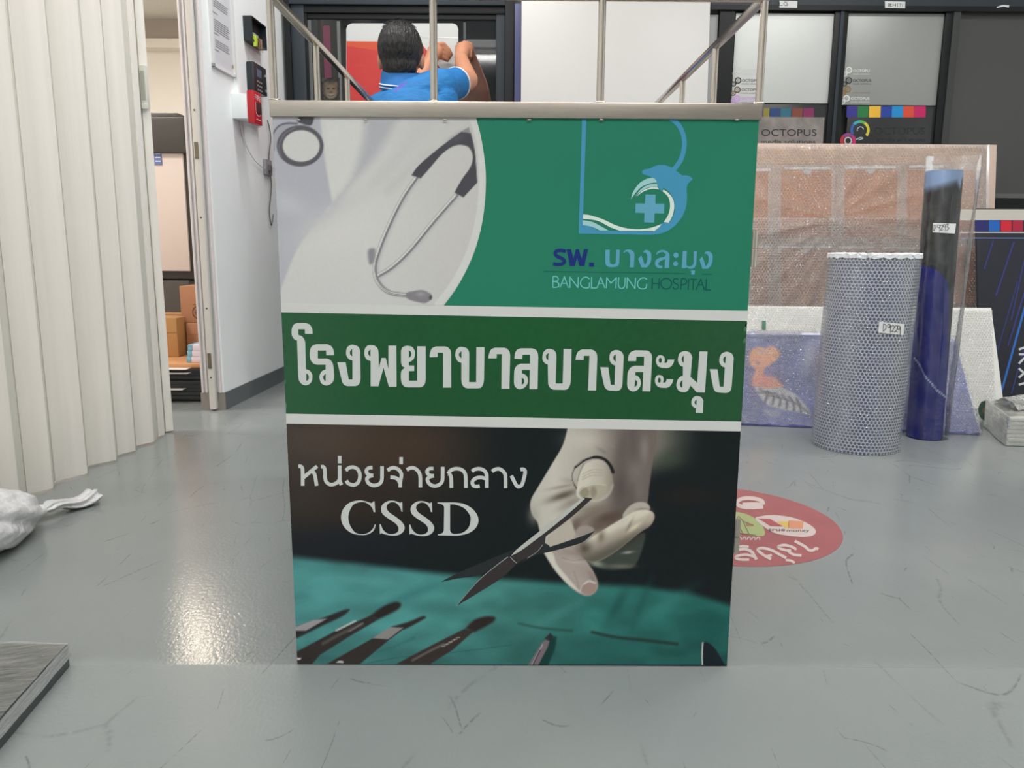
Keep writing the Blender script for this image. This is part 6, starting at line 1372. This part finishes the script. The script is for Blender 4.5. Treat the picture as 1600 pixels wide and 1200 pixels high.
hb = MB(); hb.ball(HC+[0, -.016, .016], (.083, .090, .096)).ball(HC+[.0, -.040, -.050], (.064, .052, .062)).ball(HC+[0, .030, .058], (.068, .060, .050)).ball(HC+[-.004, -.045, -.085], (.050, .036, .040))
for s in (-1, 1): hb.ball(HC+[s*.062, .004, .014], (.022, .040, .042))
hr = blobmesh('hair', HAIR, pr_, hb, .005, 3)
tuft = MB()
for k in range(200):
    a = rng.uniform(0, 6.28); q = rng.uniform(.02, .75); c = HC+np.array([.082*math.sin(q)*math.cos(a), -.016+.088*math.sin(q)*math.sin(a), .016+.095*math.cos(q)])
    dr = np.array([.012*math.cos(a)+rng.normal(0, .004), .012*math.sin(a)-.004, .006*math.cos(q)-.012*math.sin(q)]); tuft.tube([c-dr*.5, c+dr*.3+[0, 0, .0005], c+dr*.9+[0, 0, -.002]], [.0014, .0011, .0003], 4, False)
tag(tuft.build('hair_strands', HAIR, hr), kind='stuff')
for s in (-1, 1): MB().ball(HC+[s*.028, .082, .006], .010, 12, 8).build('eye', mat('eye_dark', (30, 26, 24), .2), body, smooth=True)
MB().ball(HC+[0, .088, -.052], (.020, .006, .004), 12, 8).build('mouth', mat('lip', (160, 90, 82), .5), body, smooth=True)
sh = MB()
sh.ball((-.365, 2.922, .98), (.160, .104, .175)).ball((-.37, 2.855, .82), (.142, .108, .16)).ball((-.37, 2.82, .72), (.148, .112, .075)).ball((-.385, 2.925, 1.070), (.10, .070, .055))
sh.cone(shL, (-.38, 2.93, 1.09), .068, .070).cone(shR, (-.36, 2.935, 1.10), .072, .074)
slR = shR+(elR-shR)*.60; slL = shL+(elL-shL)*.72
sh.tube([shR, shR+(slR-shR)*.5, slR], [.066, .060, .057], 24).tube([shL, slL], [.068, .062], 24)
sh.cone((-.25, 2.96, 1.10), (-.27, 2.93, .92), .06, .05)
for k in range(7):    # folds pulled from the raised arm
    a = shR+[.02-.018*k, -.055+.004*k, -.01-.016*k]; sh.cone(a, (-.44+.006*k, 2.868-.004*k, 1.05-.045*k), .012, .006, 10)
st = blobmesh('polo_shirt', SHIRT, pr_, sh, .005, 5)
# printed purple mark across the back, slanting
nt = SHIRT.node_tree; tc = nt.nodes.new('ShaderNodeTexCoord'); mpn_ = nt.nodes.new('ShaderNodeMapping'); mpn_.vector_type = 'TEXTURE'
mpn_.inputs['Location'].default_value = (-.392, 2.86, 1.135); mpn_.inputs['Rotation'].default_value = (0, -.75, 0); mpn_.inputs['Scale'].default_value = (.030, .2, .008)
nt.links.new(tc.outputs['Object'], mpn_.inputs[0]); ln_ = nt.nodes.new('ShaderNodeVectorMath'); ln_.operation = 'LENGTH'; nt.links.new(mpn_.outputs[0], ln_.inputs[0])
mk = nt.nodes.new('ShaderNodeMapRange'); nt.links.new(ln_.outputs['Value'], mk.inputs[0]); mk.inputs[1].default_value = .8; mk.inputs[2].default_value = 1.1; mk.inputs[3].default_value = .75; mk.inputs[4].default_value = 0
mx = nt.nodes.new('ShaderNodeMix'); mx.data_type = 'RGBA'; nt.links.new(mk.outputs[0], mx.inputs[0]); bsdf = nt.nodes['Principled BSDF']
src = bsdf.inputs['Base Color'].links[0].from_socket; nt.links.new(src, mx.inputs[6]); mx.inputs[7].default_value = L4((96, 70, 170)); nt.links.new(mx.outputs[2], bsdf.inputs['Base Color'])
# collar with white lines, white sleeve hem
nc = np.array([-.398, 2.958, 1.150])
def collar(dr, z0, z1):
    def fn(u, v):
        th = math.pi/2+.25+u*(2*math.pi-.5); r_ = .074-.010*v+dr; x = nc[0]+r_*1.05*np.cos(th)-.004*v; y = nc[1]+r_*.95*np.sin(th)+.018*v; z = nc[2]+z0+(z1-z0)*v+.26*(y-nc[1])-.06*(x-nc[0]); return np.stack([x, y, z], -1)
    return fn
co = gridmesh('collar', mat('collar_blue', (22, 104, 172), .75), st, 48, 8, collar(0, -.012, .050), thick=.004)
gridmesh('collar_line', mat('trim_white', (222, 226, 230), .6), st, 48, 2, collar(.0035, .006, .0095), thick=.002)
gridmesh('collar_line', mat('trim_white', (222, 226, 230), .6), st, 48, 2, collar(.0035, -.004, -.001), thick=.002)
for e_, s_, r_ in ((slR, shR, .0585), (slL, shL, .064)):
    ax = (e_-s_)/np.linalg.norm(e_-s_); MB().tube([e_-ax*.005, e_-ax*.001, e_+ax*.002], [r_, r_+.0015, r_], 28).build('sleeve_hem', mat('trim_white', (222, 226, 230), .6), st, smooth=True)
tr2 = MB(); tr2.ball((-.37, 2.818, .665), (.150, .114, .095))
for s, x in ((-1, -.445), (1, -.295)):
    kn_ = (x+s*.02, 3.02, .42); an_ = (x+s*.01, 2.862, .10); tr2.cone((x, 2.82, .66), kn_, .094, .072).cone(kn_, an_, .070, .054)
blobmesh('trousers', TROU, pr_, tr2, .007, 4)
for s, x in ((-1, -.445), (1, -.295)):
    f_ = MB(); f_.ball((x+s*.014, 2.93, .034), (.042, .105, .034)).ball((x+s*.01, 2.865, .05), (.038, .045, .048)); f_.v = [(a, b_, max(c, .002)) for a, b_, c in f_.v]; f_.build('shoe', mat('shoe_black', (30, 30, 32), .5), pr_, smooth=True)
